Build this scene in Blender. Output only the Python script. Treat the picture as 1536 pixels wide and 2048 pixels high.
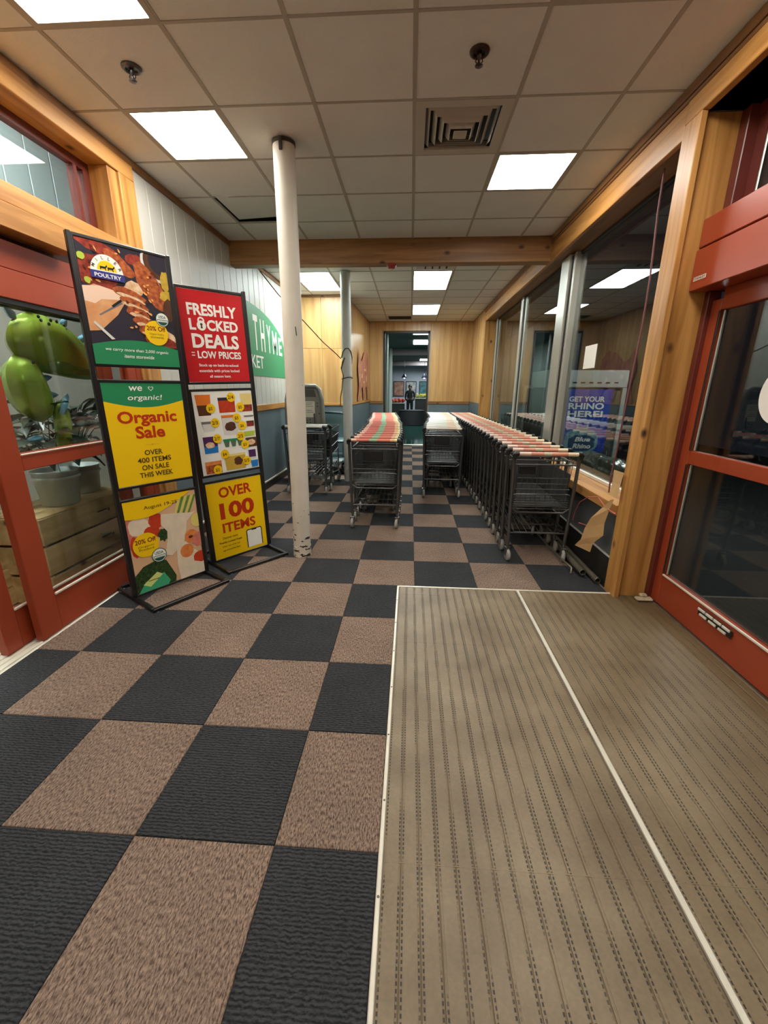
import bpy, bmesh, math, random
from mathutils import Vector, Matrix
random.seed(7)
for o in list(bpy.data.objects): bpy.data.objects.remove(o)
S = bpy.context.scene
COL = S.collection

# ------------------------------------------------------------------ camera
PITCH, YAW, ROLL = 0.2891, 0.0604, 0.0057
cp, sp, cy, sy, cr, sr = math.cos(PITCH), math.sin(PITCH), math.cos(YAW), math.sin(YAW), math.cos(ROLL), math.sin(ROLL)
fw = Vector((-sy*cp, cy*cp, -sp)); r0 = Vector((cy, sy, 0)); u0 = r0.cross(fw)
rt = cr*r0 + sr*u0; up = -sr*r0 + cr*u0
cam = bpy.data.cameras.new('camera'); co = bpy.data.objects.new('camera', cam); COL.objects.link(co)
co.matrix_world = Matrix(((rt.x, up.x, -fw.x, 0), (rt.y, up.y, -fw.y, 0), (rt.z, up.z, -fw.z, 1.5), (0, 0, 0, 1)))
cam.sensor_fit = 'HORIZONTAL'; cam.sensor_width = 36; cam.lens = 823.53/1536*36; cam.clip_start = .02; cam.clip_end = 200
S.camera = co
# ------------------------------------------------------------------ world (night) and exposure
w = bpy.data.worlds.new('night'); S.world = w; w.use_nodes = True
w.node_tree.nodes['Background'].inputs[0].default_value = (.004, .0045, .006, 1)
w.node_tree.nodes['Background'].inputs[1].default_value = 1
vs = S.view_settings; vs.view_transform = 'Standard'; vs.look = 'None'; vs.gamma = 1; vs.use_curve_mapping = False
vs.exposure = 1.4
E_WARM, E_MID, E_COOL, E_FAR, E_SHOP, E_OUT = 11.0, 11.0, 11.5, 20.0, 24.0, 42.0     # brightness of the lamp diffusers, the last for the added outdoor lamp

# ------------------------------------------------------------------ helpers
def L(r, g, b):
    f = lambda v: (v/255/12.92) if v/255 <= .04045 else ((v/255+.055)/1.055)**2.4
    return (f(r), f(g), f(b), 1)
MATS = {}
def mat(name, col, rough=.6, metal=0, var=0.0, vscale=8, bump=0, bscale=60, emit=None, est=0, spec=.5, col2=None, stretch=None, coat=0):
    if name in MATS: return MATS[name]
    m = bpy.data.materials.new(name); m.use_nodes = True; nt = m.node_tree; b = nt.nodes['Principled BSDF']
    c = L(*col); b.inputs['Base Color'].default_value = c; b.inputs['Roughness'].default_value = rough
    b.inputs['Metallic'].default_value = metal; b.inputs['Specular IOR Level'].default_value = spec
    b.inputs['Coat Weight'].default_value = coat
    if var or bump:
        tc = nt.nodes.new('ShaderNodeTexCoord'); mp = nt.nodes.new('ShaderNodeMapping'); nt.links.new(tc.outputs['Object'], mp.inputs[0])
        if stretch: mp.inputs['Scale'].default_value = stretch
    if var:
        n = nt.nodes.new('ShaderNodeTexNoise'); n.inputs['Scale'].default_value = vscale; n.inputs['Detail'].default_value = 5
        nt.links.new(mp.outputs[0], n.inputs['Vector'])
        rp = nt.nodes.new('ShaderNodeValToRGB'); rp.color_ramp.elements[0].position = .3; rp.color_ramp.elements[1].position = .7
        c2 = L(*col2) if col2 else tuple(x*(1-var) for x in c[:3])+(1,)
        rp.color_ramp.elements[0].color = c2; rp.color_ramp.elements[1].color = c
        nt.links.new(n.outputs['Fac'], rp.inputs[0]); nt.links.new(rp.outputs[0], b.inputs['Base Color'])
    if bump:
        n2 = nt.nodes.new('ShaderNodeTexNoise'); n2.inputs['Scale'].default_value = bscale; nt.links.new(mp.outputs[0], n2.inputs['Vector'])
        bp = nt.nodes.new('ShaderNodeBump'); bp.inputs['Strength'].default_value = bump; bp.inputs['Distance'].default_value = .01
        nt.links.new(n2.outputs['Fac'], bp.inputs['Height']); nt.links.new(bp.outputs[0], b.inputs['Normal'])
    if emit:
        b.inputs['Emission Color'].default_value = emit; b.inputs['Emission Strength'].default_value = est
    MATS[name] = m; return m

def wood(name, light, dark, axis, grain=14, rough=.45, knots=True, knotcol=(70, 38, 14)):
    m = bpy.data.materials.new(name); m.use_nodes = True; nt = m.node_tree; N = nt.nodes; b = N['Principled BSDF']; K = nt.links.new
    b.inputs['Roughness'].default_value = rough
    tc = N.new('ShaderNodeTexCoord'); oi = N.new('ShaderNodeObjectInfo'); ad = N.new('ShaderNodeVectorMath'); ad.operation = 'ADD'
    ml = N.new('ShaderNodeVectorMath'); ml.operation = 'SCALE'; ml.inputs['Scale'].default_value = 13
    cx = N.new('ShaderNodeCombineXYZ')
    for k in range(3): K(oi.outputs['Random'], cx.inputs[k])
    K(cx.outputs[0], ml.inputs[0]); K(tc.outputs['Object'], ad.inputs[0]); K(ml.outputs[0], ad.inputs[1])
    mp = N.new('ShaderNodeMapping'); s = [1, 1, 1]; s['xyz'.index(axis)] = .07; mp.inputs['Scale'].default_value = s; K(ad.outputs[0], mp.inputs[0])
    n1 = N.new('ShaderNodeTexNoise'); n1.inputs['Scale'].default_value = grain; n1.inputs['Detail'].default_value = 6; n1.inputs['Distortion'].default_value = .6; K(mp.outputs[0], n1.inputs['Vector'])
    r1 = N.new('ShaderNodeValToRGB'); e = r1.color_ramp.elements; e[0].position = .36; e[0].color = L(*dark); e[1].position = .6; e[1].color = L(*light); K(n1.outputs['Fac'], r1.inputs[0])
    out = r1.outputs[0]
    if knots:
        mk = N.new('ShaderNodeMapping'); s = [5, 5, 5]; s['xyz'.index(axis)] = 3.2; mk.inputs['Scale'].default_value = s; K(ad.outputs[0], mk.inputs[0])
        v = N.new('ShaderNodeTexVoronoi'); v.inputs['Scale'].default_value = 1.0; K(mk.outputs[0], v.inputs['Vector'])
        r2 = N.new('ShaderNodeValToRGB'); e = r2.color_ramp.elements; e[0].position = .05; e[0].color = (1, 1, 1, 1); e[1].position = .15; e[1].color = (0, 0, 0, 1); K(v.outputs['Distance'], r2.inputs[0])
        mx = N.new('ShaderNodeMix'); mx.data_type = 'RGBA'; K(r2.outputs[0], mx.inputs[0]); K(out, mx.inputs[6]); mx.inputs[7].default_value = L(*knotcol); out = mx.outputs[2]
    K(out, b.inputs['Base Color'])
    bp = N.new('ShaderNodeBump'); bp.inputs['Strength'].default_value = .12; bp.inputs['Distance'].default_value = .01; K(n1.outputs['Fac'], bp.inputs['Height']); K(bp.outputs[0], b.inputs['Normal'])
    MATS[name] = m; return m

def glass_mat(name, tint=(1, 1, 1), r0=.05, rough=.0):
    # thin window pane: Fresnel mix of clear transmission and mirror reflection
    m = bpy.data.materials.new(name); m.use_nodes = True; nt = m.node_tree; N = nt.nodes; K = nt.links.new
    N.remove(N['Principled BSDF']); o = N['Material Output']
    t = N.new('ShaderNodeBsdfTransparent'); t.inputs[0].default_value = tint+(1,)
    g = N.new('ShaderNodeBsdfGlossy'); g.inputs['Roughness'].default_value = rough
    lw = N.new('ShaderNodeLayerWeight'); lw.inputs[0].default_value = .5            # Schlick reflectance, the same from both sides of the pane
    p5 = N.new('ShaderNodeMath'); p5.operation = 'POWER'; K(lw.outputs['Facing'], p5.inputs[0]); p5.inputs[1].default_value = 4
    f = N.new('ShaderNodeMath'); f.operation = 'MULTIPLY_ADD'; K(p5.outputs[0], f.inputs[0]); f.inputs[1].default_value = 1-r0; f.inputs[2].default_value = r0
    mx = N.new('ShaderNodeMixShader'); K(f.outputs[0], mx.inputs[0]); K(t.outputs[0], mx.inputs[1]); K(g.outputs[0], mx.inputs[2]); K(mx.outputs[0], o.inputs[0])
    MATS[name] = m; return m

class MB:
    """collects shapes into one mesh"""
    def __init__(s): s.v = []; s.f = []; s.sm = []
    def add(s, vs, fs, smooth=False):
        n = len(s.v); s.v += [tuple(v) for v in vs]; s.f += [tuple(i+n for i in f) for f in fs]; s.sm += [smooth]*len(fs); return s
    def box(s, x0, x1, y0, y1, z0, z1):
        v = [(x, y, z) for x in (x0, x1) for y in (y0, y1) for z in (z0, z1)]
        return s.add(v, [(0, 1, 3, 2), (4, 6, 7, 5), (0, 4, 5, 1), (2, 3, 7, 6), (0, 2, 6, 4), (1, 5, 7, 3)])
    def bbox(s, x0, x1, y0, y1, z0, z1, b=.004):
        """box with chamfered edges"""
        b = min(b, (x1-x0)/2.01, (y1-y0)/2.01, (z1-z0)/2.01)
        bm = bmesh.new(); bmesh.ops.create_cube(bm, size=1)
        for v in bm.verts: v.co = Vector(((x0+x1)/2+v.co.x*(x1-x0), (y0+y1)/2+v.co.y*(y1-y0), (z0+z1)/2+v.co.z*(z1-z0)))
        bmesh.ops.bevel(bm, geom=bm.edges[:], offset=b, segments=1, affect='EDGES', profile=.5)
        bm.verts.index_update(); s.add([v.co for v in bm.verts], [[v.index for v in f.verts] for f in bm.faces]); bm.free(); return s
    def tube(s, pts, r, n=8, caps=True, closed=False):
        pts = [Vector(p) for p in pts]; rs = r if isinstance(r, (list, tuple)) else [r]*len(pts); vs = []; fs = []; ref = None
        m = len(pts)
        for i, p in enumerate(pts):
            a = pts[(i-1) % m] if (i or closed) else p; b = pts[(i+1) % m] if (i < m-1 or closed) else p
            t = (b-a).normalized()
            if ref is None: ref = Vector((0, 0, 1)) if abs(t.z) < .9 else Vector((1, 0, 0))
            x = (ref - t*ref.dot(t)).normalized(); y = t.cross(x); ref = x
            for k in range(n):
                q = 2*math.pi*k/n; vs.append(p+(x*math.cos(q)+y*math.sin(q))*rs[i])
        for i in range(m if closed else m-1):
            j = (i+1) % m
            for k in range(n):
                k2 = (k+1) % n; fs.append((i*n+k, i*n+k2, j*n+k2, j*n+k))
        s.add(vs, fs, n > 5)
        if caps and not closed:
            s.add(vs[:n], [tuple(range(n))[::-1]]); s.add(vs[-n:], [tuple(range(n))])
        return s
    def lathe(s, prof, n=20, c=(0, 0, 0), axis='z', smooth=True):
        vs = []; fs = []
        for r, h in prof:
            for k in range(n):
                a = 2*math.pi*k/n; u, v = r*math.cos(a), r*math.sin(a)
                p = {'z': (u, v, h), 'x': (h, u, v), 'y': (v, h, u)}[axis]; vs.append((p[0]+c[0], p[1]+c[1], p[2]+c[2]))
        for i in range(len(prof)-1):
            for k in range(n):
                k2 = (k+1) % n; fs.append((i*n+k, i*n+k2, (i+1)*n+k2, (i+1)*n+k))
        s.add(vs, fs, smooth)
        if prof[0][0] > 0: s.add(vs[:n], [tuple(range(n))[::-1]])
        if prof[-1][0] > 0: s.add(vs[-n:], [tuple(range(n))])
        return s
    def prism(s, poly, d0, d1, plane='xz'):
        n = len(poly)
        def P(u, v, d): return {'xz': (u, d, v), 'yz': (d, u, v), 'xy': (u, v, d)}[plane]
        vs = [P(u, v, d0) for u, v in poly]+[P(u, v, d1) for u, v in poly]
        fs = [tuple(range(n)), tuple(range(2*n-1, n-1, -1))]+[(i, i+n, (i+1) % n+n, (i+1) % n) for i in range(n)]
        return s.add(vs, fs)
    def mesh(s, name, m=None):
        me = bpy.data.meshes.new(name); me.from_pydata(s.v, [], s.f); me.update()
        bm = bmesh.new(); bm.from_mesh(me); bmesh.ops.recalc_face_normals(bm, faces=bm.faces[:]); bm.to_mesh(me); bm.free()
        for p, k in zip(me.polygons, s.sm): p.use_smooth = k
        if m: me.materials.append(m)
        return me

def tag(o, label=None, cat=None, group=None, kind=None):
    if label: o['label'] = label
    if cat: o['category'] = cat
    if group: o['group'] = group
    if kind: o['kind'] = kind
    return o
def link(name, data, parent=None, loc=None):
    o = bpy.data.objects.new(name, data); COL.objects.link(o)
    if parent: o.parent = parent
    if loc: o.location = loc
    return o
def part(name, mb, m, parent, loc=None, label=None):
    o = link(name, mb.mesh(name, m) if isinstance(mb, MB) else mb, parent, loc)
    if label: o['label'] = label
    return o
def root(name, loc, label, cat, group=None, rz=0):
    o = link(name, None); o.location = loc; o.rotation_euler.z = rz; o.empty_display_size = .1
    return tag(o, label, cat, group)
def single(name, mb, m, label, cat, group=None):
    """a thing that is one mesh; origin moved to the middle of its base"""
    xs, ys, zs = zip(*mb.v); c = ((min(xs)+max(xs))/2, (min(ys)+max(ys))/2, min(zs))
    mb.v = [(x-c[0], y-c[1], z-c[2]) for x, y, z in mb.v]
    return tag(link(name, mb.mesh(name, m), None, c), label, cat, group)
def struct(name, mb, m, label=None, cat=None):
    o = link(name, mb.mesh(name, m) if mb else None); o['kind'] = 'structure'
    return tag(o, label, cat)
def box(*a): return MB().box(*a)
def bbox(*a, **k): return MB().bbox(*a, **k)
def copy_tree(o, parent=None):
    c = o.copy(); COL.objects.link(c); c.parent = parent
    for ch in o.children: copy_tree(ch, c)
    return c
ORD = 'first second third fourth fifth sixth seventh eighth ninth tenth eleventh twelfth thirteenth fourteenth fifteenth sixteenth seventeenth eighteenth nineteenth twentieth twenty-first twenty-second twenty-third twenty-fourth twenty-fifth twenty-sixth twenty-seventh twenty-eighth twenty-ninth thirtieth'.split()

# ------------------------------------------------------------------ materials
M_ceil = mat('ceiling_tile', (234, 232, 226), .9, var=.05, vscale=3, bump=.25, bscale=140)
M_grid = mat('ceiling_grid', (178, 170, 156), .6)
M_dark = mat('plenum', (20, 20, 20), .9)
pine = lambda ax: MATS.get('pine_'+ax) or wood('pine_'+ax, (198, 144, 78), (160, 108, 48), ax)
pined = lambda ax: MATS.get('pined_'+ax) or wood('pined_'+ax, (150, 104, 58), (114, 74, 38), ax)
M_oak = wood('oak_panel', (202, 160, 102), (180, 134, 80), 'z', grain=9, rough=.35, knots=False)
M_red = mat('red_paint', (160, 66, 38), .34, var=.12, vscale=3)
M_redd = mat('dark_red_paint', (106, 44, 34), .35, var=.15, vscale=4)
M_siding = mat('white_siding', (196, 194, 184), .5, var=.06, vscale=2)
M_wains = mat('wainscot_blue_grey', (104, 117, 122), .4, var=.22, vscale=2.5)
M_black = mat('black_trim', (26, 25, 24), .45)
M_frame = mat('black_frame', (20, 20, 21), .35, spec=.6)
M_alum = mat('aluminium', (186, 184, 172), .35, metal=.5)
M_strip = mat('white_metal_strip', (232, 226, 208), .35, metal=.2, var=.12, vscale=9)
M_cart = mat('cart_steel', (104, 104, 103), .32, metal=.75)
M_cartd = mat('cart_dark_coating', (66, 66, 66), .4, metal=.5)
M_plas = mat('black_plastic', (24, 24, 25), .4)
M_rubber = mat('grey_rubber', (158, 155, 147), .5)
M_paned = glass_mat('tinted_pane', (.74, .78, .76), .045)
M_panes = glass_mat('door_pane', (.95, .97, .96), .025)

def carpet(name, c1, c2, ridges):
    m = bpy.data.materials.new(name); m.use_nodes = True; nt = m.node_tree; N = nt.nodes; K = nt.links.new; b = N['Principled BSDF']
    b.inputs['Roughness'].default_value = .95; b.inputs['Specular IOR Level'].default_value = .15
    ge = N.new('ShaderNodeNewGeometry'); oi = N.new('ShaderNodeObjectInfo')
    mp = N.new('ShaderNodeMapping'); mp.inputs['Scale'].default_value = (60, 200, 1) if ridges else (210, 62, 1); K(ge.outputs['Position'], mp.inputs[0])
    n = N.new('ShaderNodeTexNoise'); n.inputs['Scale'].default_value = 1; n.inputs['Detail'].default_value = 2.5; n.inputs['Roughness'].default_value = .65; K(mp.outputs[0], n.inputs['Vector'])
    fac = n.outputs['Fac']
    if ridges:
        wv = N.new('ShaderNodeTexWave'); wv.wave_type = 'BANDS'; wv.bands_direction = 'Y'; wv.inputs['Scale'].default_value = 26; wv.inputs['Distortion'].default_value = 4.0; wv.inputs['Detail'].default_value = 2; wv.inputs['Detail Scale'].default_value = 2.2
        K(ge.outputs['Position'], wv.inputs['Vector'])
        md = N.new('ShaderNodeMath'); md.operation = 'MULTIPLY_ADD'; K(wv.outputs['Fac'], md.inputs[0]); md.inputs[1].default_value = .26; 
        h = N.new('ShaderNodeMath'); h.operation = 'MULTIPLY'; K(fac, h.inputs[0]); h.inputs[1].default_value = .74; K(h.outputs[0], md.inputs[2]); fac = md.outputs[0]
    rp = N.new('ShaderNodeValToRGB'); e = rp.color_ramp.elements; e[0].position = .33; e[0].color = L(*c2); e[1].position = .66; e[1].color = L(*c1); K(fac, rp.inputs[0])
    n2 = N.new('ShaderNodeTexNoise'); n2.inputs['Scale'].default_value = 4; n2.inputs['Detail'].default_value = 4; K(ge.outputs['Position'], n2.inputs['Vector'])
    hs = N.new('ShaderNodeHueSaturation'); K(rp.outputs[0], hs.inputs['Color'])
    ad = N.new('ShaderNodeMath'); ad.operation = 'MULTIPLY_ADD'; K(oi.outputs['Random'], ad.inputs[0]); ad.inputs[1].default_value = .22; K(n2.outputs['Fac'], ad.inputs[2])
    mr = N.new('ShaderNodeMapRange'); mr.inputs[1].default_value = .2; mr.inputs[2].default_value = 1.0; mr.inputs[3].default_value = .8; mr.inputs[4].default_value = 1.2; K(ad.outputs[0], mr.inputs[0]); K(mr.outputs[0], hs.inputs['Value'])
    K(hs.outputs[0], b.inputs['Base Color'])
    bp = N.new('ShaderNodeBump'); bp.inputs['Strength'].default_value = .7; bp.inputs['Distance'].default_value = .004
    K(fac, bp.inputs['Height']); K(bp.outputs[0], b.inputs['Normal'])
    return m
M_cdark = carpet('carpet_charcoal', (66, 67, 69), (32, 33, 35), True)
M_cbrown = carpet('carpet_brown', (158, 135, 118), (70, 55, 47), False)

def mat_ribbed():
    """vinyl link mat: rails with two rows of small slots"""
    m = bpy.data.materials.new('ribbed_mat'); m.use_nodes = True; nt = m.node_tree; N = nt.nodes; K = nt.links.new; b = N['Principled BSDF']
    b.inputs['Roughness'].default_value = .5
    tc = N.new('ShaderNodeTexCoord'); ge = N.new('ShaderNodeNewGeometry')
    n = N.new('ShaderNodeTexNoise'); n.inputs['Scale'].default_value = 3.2; n.inputs['Detail'].default_value = 8; K(ge.outputs['Position'], n.inputs['Vector'])
    rp = N.new('ShaderNodeValToRGB'); e = rp.color_ramp.elements; e[0].position = .3; e[0].color = L(110, 93, 68); e[1].position = .7; e[1].color = L(142, 126, 100); K(n.outputs['Fac'], rp.inputs[0])
    # brown dirt trodden in along the door side
    sd = N.new('ShaderNodeSeparateXYZ'); K(ge.outputs['Position'], sd.inputs[0]); mrd = N.new('ShaderNodeMapRange'); mrd.inputs[1].default_value = .75; mrd.inputs[2].default_value = 1.9; mrd.inputs[3].default_value = -.25; mrd.inputs[4].default_value = .55; K(sd.outputs[0], mrd.inputs[0])
    nd = N.new('ShaderNodeTexNoise'); nd.inputs['Scale'].default_value = 1.6; nd.inputs['Detail'].default_value = 6; K(ge.outputs['Position'], nd.inputs['Vector'])
    sm = N.new('ShaderNodeMath'); sm.operation = 'ADD'; sm.use_clamp = True; K(mrd.outputs[0], sm.inputs[0]); K(nd.outputs['Fac'], sm.inputs[1])
    rd = N.new('ShaderNodeValToRGB'); rd.color_ramp.elements[0].position = .5; rd.color_ramp.elements[0].color = (0, 0, 0, 1); rd.color_ramp.elements[1].position = .95; rd.color_ramp.elements[1].color = (.8, .8, .8, 1); K(sm.outputs[0], rd.inputs[0])
    md_ = N.new('ShaderNodeMix'); md_.data_type = 'RGBA'; K(rd.outputs[0], md_.inputs[0]); K(rp.outputs[0], md_.inputs[6]); md_.inputs[7].default_value = L(92, 72, 42)
    n3 = N.new('ShaderNodeTexNoise'); n3.inputs['Scale'].default_value = 90; n3.inputs['Detail'].default_value = 4; K(ge.outputs['Position'], n3.inputs['Vector'])
    mr3 = N.new('ShaderNodeMapRange'); mr3.inputs[3].default_value = .8; mr3.inputs[4].default_value = 1.15; K(n3.outputs['Fac'], mr3.inputs[0])
    hs = N.new('ShaderNodeHueSaturation'); K(md_.outputs[2], hs.inputs['Color']); K(mr3.outputs[0], hs.inputs['Value'])
    # slot relief painted as patchy dark dashes, their shade put into the colour
    sx = N.new('ShaderNodeSeparateXYZ'); K(tc.outputs['Object'], sx.inputs[0])
    ab = N.new('ShaderNodeMath'); ab.operation = 'ABSOLUTE'; K(sx.outputs[0], ab.inputs[0])
    d = N.new('ShaderNodeMath'); d.operation = 'SUBTRACT'; K(ab.outputs[0], d.inputs[0]); d.inputs[1].default_value = .0235
    d2 = N.new('ShaderNodeMath'); d2.operation = 'ABSOLUTE'; K(d.outputs[0], d2.inputs[0])
    lt = N.new('ShaderNodeMath'); lt.operation = 'LESS_THAN'; K(d2.outputs[0], lt.inputs[0]); lt.inputs[1].default_value = .0024
    my = N.new('ShaderNodeMath'); my.operation = 'MODULO'; K(sx.outputs[1], my.inputs[0]); my.inputs[1].default_value = .0145
    my2 = N.new('ShaderNodeMath'); my2.operation = 'ABSOLUTE'; K(my.outputs[0], my2.inputs[0])
    l2 = N.new('ShaderNodeMath'); l2.operation = 'LESS_THAN'; K(my2.outputs[0], l2.inputs[0]); l2.inputs[1].default_value = .0085
    n2 = N.new('ShaderNodeTexNoise'); n2.inputs['Scale'].default_value = 5; n2.inputs['Detail'].default_value = 4
    mp2 = N.new('ShaderNodeMapping'); mp2.inputs['Scale'].default_value = (3.4, .9, 1); K(ge.outputs['Position'], mp2.inputs[0]); K(mp2.outputs[0], n2.inputs['Vector'])
    rp2 = N.new('ShaderNodeValToRGB'); e = rp2.color_ramp.elements; e[0].position = .41; e[0].color = (0, 0, 0, 1); e[1].position = .50; e[1].color = (1, 1, 1, 1); K(n2.outputs['Fac'], rp2.inputs[0])
    a = N.new('ShaderNodeMath'); a.operation = 'MULTIPLY'; K(lt.outputs[0], a.inputs[0]); K(l2.outputs[0], a.inputs[1])
    a2 = N.new('ShaderNodeMath'); a2.operation = 'MULTIPLY'; K(a.outputs[0], a2.inputs[0]); K(rp2.outputs[0], a2.inputs[1])
    mx = N.new('ShaderNodeMix'); mx.data_type = 'RGBA'; K(a2.outputs[0], mx.inputs[0]); K(hs.outputs[0], mx.inputs[6]); mx.inputs[7].default_value = L(44, 34, 24)
    K(mx.outputs[2], b.inputs['Base Color'])
    bp = N.new('ShaderNodeBump'); bp.inputs['Strength'].default_value = .25; bp.inputs['Distance'].default_value = .003; K(n3.outputs['Fac'], bp.inputs['Height']); K(bp.outputs[0], b.inputs['Normal'])
    return m
M_mat = mat_ribbed()

# ------------------------------------------------------------------ room shell
XL, XR, YB, YE, ZC = -2.2, 1.57, -2.2, 11.55, 3.18
T, FX0, FY0 = .4962, .0665, 3.4816
fl = struct('floor', box(XL-.15, XR+.4, YB, YE+.25, -.06, -.004), mat('subfloor', (120, 105, 90), .9), 'checkerboard floor of charcoal and brown carpet tiles', 'floor')
def tile_mesh(x0, x1, y0, y1, m):
    mb = MB().bbox(x0, x1, y0, y1, -.006, .004, b=.0022); return mb.mesh('carpet_tile', m)
full = {}
for i in range(-5, 4):
    for j in range(-8, 17):
        x0, y0 = FX0+i*T, FY0+j*T; x1, y1 = x0+T, y0+T
        m = M_cbrown if (i+j) % 2 == 0 else M_cdark
        cx0, cx1, cy0, cy1 = max(x0, XL), min(x1, XR+.01), max(y0, YB), min(y1, YE+.16)
        rects = [(cx0, cx1, cy0, cy1)]
        if cy0 < 2.955 and cx1 > -.07:                    # the entrance mat lies here
            rects = []
            if cx0 < -.07: rects.append((cx0, -.073, cy0, cy1))
            if cy1 > 2.966: rects.append((max(cx0, -.073), cx1, 2.967, cy1))
        g = .0012
        for (cx0, cx1, cy0, cy1) in rects:
            if cx1-cx0 < .02 or cy1-cy0 < .02: continue
            fullsize = abs(cx1-cx0-T) < 1e-6 and abs(cy1-cy0-T) < 1e-6
            ctr = ((cx0+cx1)/2, (cy0+cy1)/2, 0)
            if fullsize:
                k = (i+j) % 2
                if k not in full: full[k] = tile_mesh(-T/2+g, T/2-g, -T/2+g, T/2-g, m)
                me = full[k]
            else: me = tile_mesh(cx0-ctr[0]+g, cx1-ctr[0]-g, cy0-ctr[1]+g, cy1-ctr[1]-g, m)
            link('carpet_tile', me, fl, ctr)

# ceiling: plenum slab, inverted T grid, tiles
G, CX0, CY0 = .6144, -.016, 2.489
ceil = struct('ceiling', box(XL-.2, XR+.4, YB, YE+.1, 3.27, 3.33), M_dark, 'suspended ceiling of square pale tiles in a metal grid', 'ceiling')
colx = [CX0+k*G for k in range(-4, 4)]; rowy = [CY0+k*G for k in range(-8, 16)]
LIGHTS2 = {(-3, -1), (-3, 1), (1, -1), (1, 2), (-3, -5), (1, -5)}                # 2x2 lamps (col,row)
CELLOFF = set(LIGHTS2) | {(0, 1)}
FARL = [(-3, 6.85), (0, 6.85), (0, 9.40)]                               # 2x4 lamps beyond the beam: column, start y
FOFF = 6.85-(CY0+7*G)                                                   # grid beyond the beam is shifted
tm = {}
for ci in range(-4, 3):
    x0, x1 = max(CX0+ci*G, XL), min(CX0+(ci+1)*G, XR)
    ys = [(CY0+k*G, CY0+(k+1)*G, k) for k in range(-7, 5)]
    for (y0, y1, k) in ys:
        y0, y1 = max(y0, YB), min(y1, 5.47)
        if (ci, k) in CELLOFF or y1-y0 < .03: continue
        key = (round(x1-x0, 3), round(y1-y0, 3))
        if key not in tm: tm[key] = bbox(-(x1-x0)/2+.002, (x1-x0)/2-.002, -(y1-y0)/2+.002, (y1-y0)/2-.002, 0, .014, b=.003).mesh('ceiling_tile', M_ceil)
        o = link('ceiling_tile', tm[key], ceil, ((x0+x1)/2, (y0+y1)/2, ZC+.002))
        if (ci, k) == (-3, 3): o.rotation_euler = (.05, -.06, .035); o.location.z += .022; o.location.x += .03; o.location.y -= .02
    for k in range(-2, 8):
        y0, y1 = max(6.85+k*G, 5.62), min(6.85+(k+1)*G, YE)
        if y1-y0 < .03: continue
        if any(ci == c and ya-.05 < (y0+y1)/2 < ya+1.25 for c, ya in FARL): continue
        key = (round(x1-x0, 3), round(y1-y0, 3))
        if key not in tm: tm[key] = bbox(-(x1-x0)/2+.002, (x1-x0)/2-.002, -(y1-y0)/2+.002, (y1-y0)/2-.002, 0, .014, b=.003).mesh('ceiling_tile', M_ceil)
        link('ceiling_tile', tm[key], ceil, ((x0+x1)/2, (y0+y1)/2, ZC+.002))
for x in colx[1:-1]:
    part('grid_bar', box(x-.012, x+.012, YB, 5.47, ZC-.001, ZC+.012), M_grid, ceil)
    part('grid_bar', box(x-.012, x+.012, 5.62, YE, ZC-.001, ZC+.012), M_grid, ceil)
for k in range(-7, 5):
    y = CY0+k*G; part('grid_bar', box(XL, XR, y-.0085, y+.0085, ZC-.0015, ZC+.011), M_grid, ceil)
for k in range(-1, 8):
    y = 6.85+k*G
    if y < YE: part('grid_bar', box(XL, XR, y-.0085, y+.0085, ZC-.0015, ZC+.011), M_grid, ceil)

# ---- left wall
M_core = mat('wall_core', (150, 146, 136), .8)
wl = struct('wall_left', MB().box(XL-.12, XL-.016, 3.66, 8.45, 0, 3.26).box(XL-.12, XL-.016, YB, -.5, 0, 3.26).box(XL-.16, XL-.01, -.5, 3.66, 3.125, 3.26), M_core, 'white grooved board wall with grey wainscot below', 'wall')
y = 3.66
pw = .197
pm = bbox(-.006, .008, -pw/2+.003, pw/2-.003, 0, 1.91, b=.004).mesh('siding_plank', M_siding)
while y < 8.42:
    link('siding_plank', pm, wl, (XL-.008, y+pw/2, 1.27)); y += pw
part('wainscot_panel', box(XL-.016, XL-.002, 3.66, 8.42, .1, 1.2), M_wains, wl)
struct('trim_1', bbox(XL-.016, XL+.018, 3.66, 8.4, 1.19, 1.275), pine('y'), 'pine chair rail along the white board wall', 'rail')
bl = struct('baseboard_left', bbox(XL-.016, XL+.012, 3.66, 8.4, 0, .11), M_black, 'black baseboard with a pale metal top edge under the wainscot', 'baseboard')
part('metal_edge', bbox(XL-.005, XL+.016, 3.66, 8.4, .11, .135), M_strip, bl)
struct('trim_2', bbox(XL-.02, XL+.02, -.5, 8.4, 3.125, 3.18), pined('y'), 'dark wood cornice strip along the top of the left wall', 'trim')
# wood casing around the high window and door
t3 = struct('trim_3', bbox(XL-.16, XL+.03, -.5, 3.65, 3.02, 3.125), pine('y'), 'pine casing around the high window over the left doorway', 'trim')
part('casing_post', bbox(XL-.02, XL+.03, 3.47, 3.65, 0, 3.02), pine('z'), t3)
part('casing_jamb', bbox(XL-.18, XL+.012, 3.37, 3.47, 2.54, 3.02), pine('z'), t3); part('casing_jamb', bbox(XL-.14, XL+.012, 3.42, 3.47, 0, 2.435), pine('z'), t3)
part('window_sill', bbox(XL-.18, XL+.05, -.5, 3.47, 2.435, 2.54), pine('y'), t3)
part('belt_board', bbox(XL-.16, XL+.09, -.5, 2.80, 2.295, 2.42), pine('y'), t3)
w1 = struct('window_1', MB().box(XL-.18, XL-.13, -.5, 3.37, 2.965, 3.02).box(XL-.18, XL-.13, -.5, 3.37, 2.54, 2.552).box(XL-.18, XL-.13, 3.31, 3.37, 2.552, 2.965).box(XL-.18, XL-.13, 3.22, 3.25, 2.552, 2.965), M_redd, 'long high window with dark red frame over the left doorway', 'window')
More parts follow.
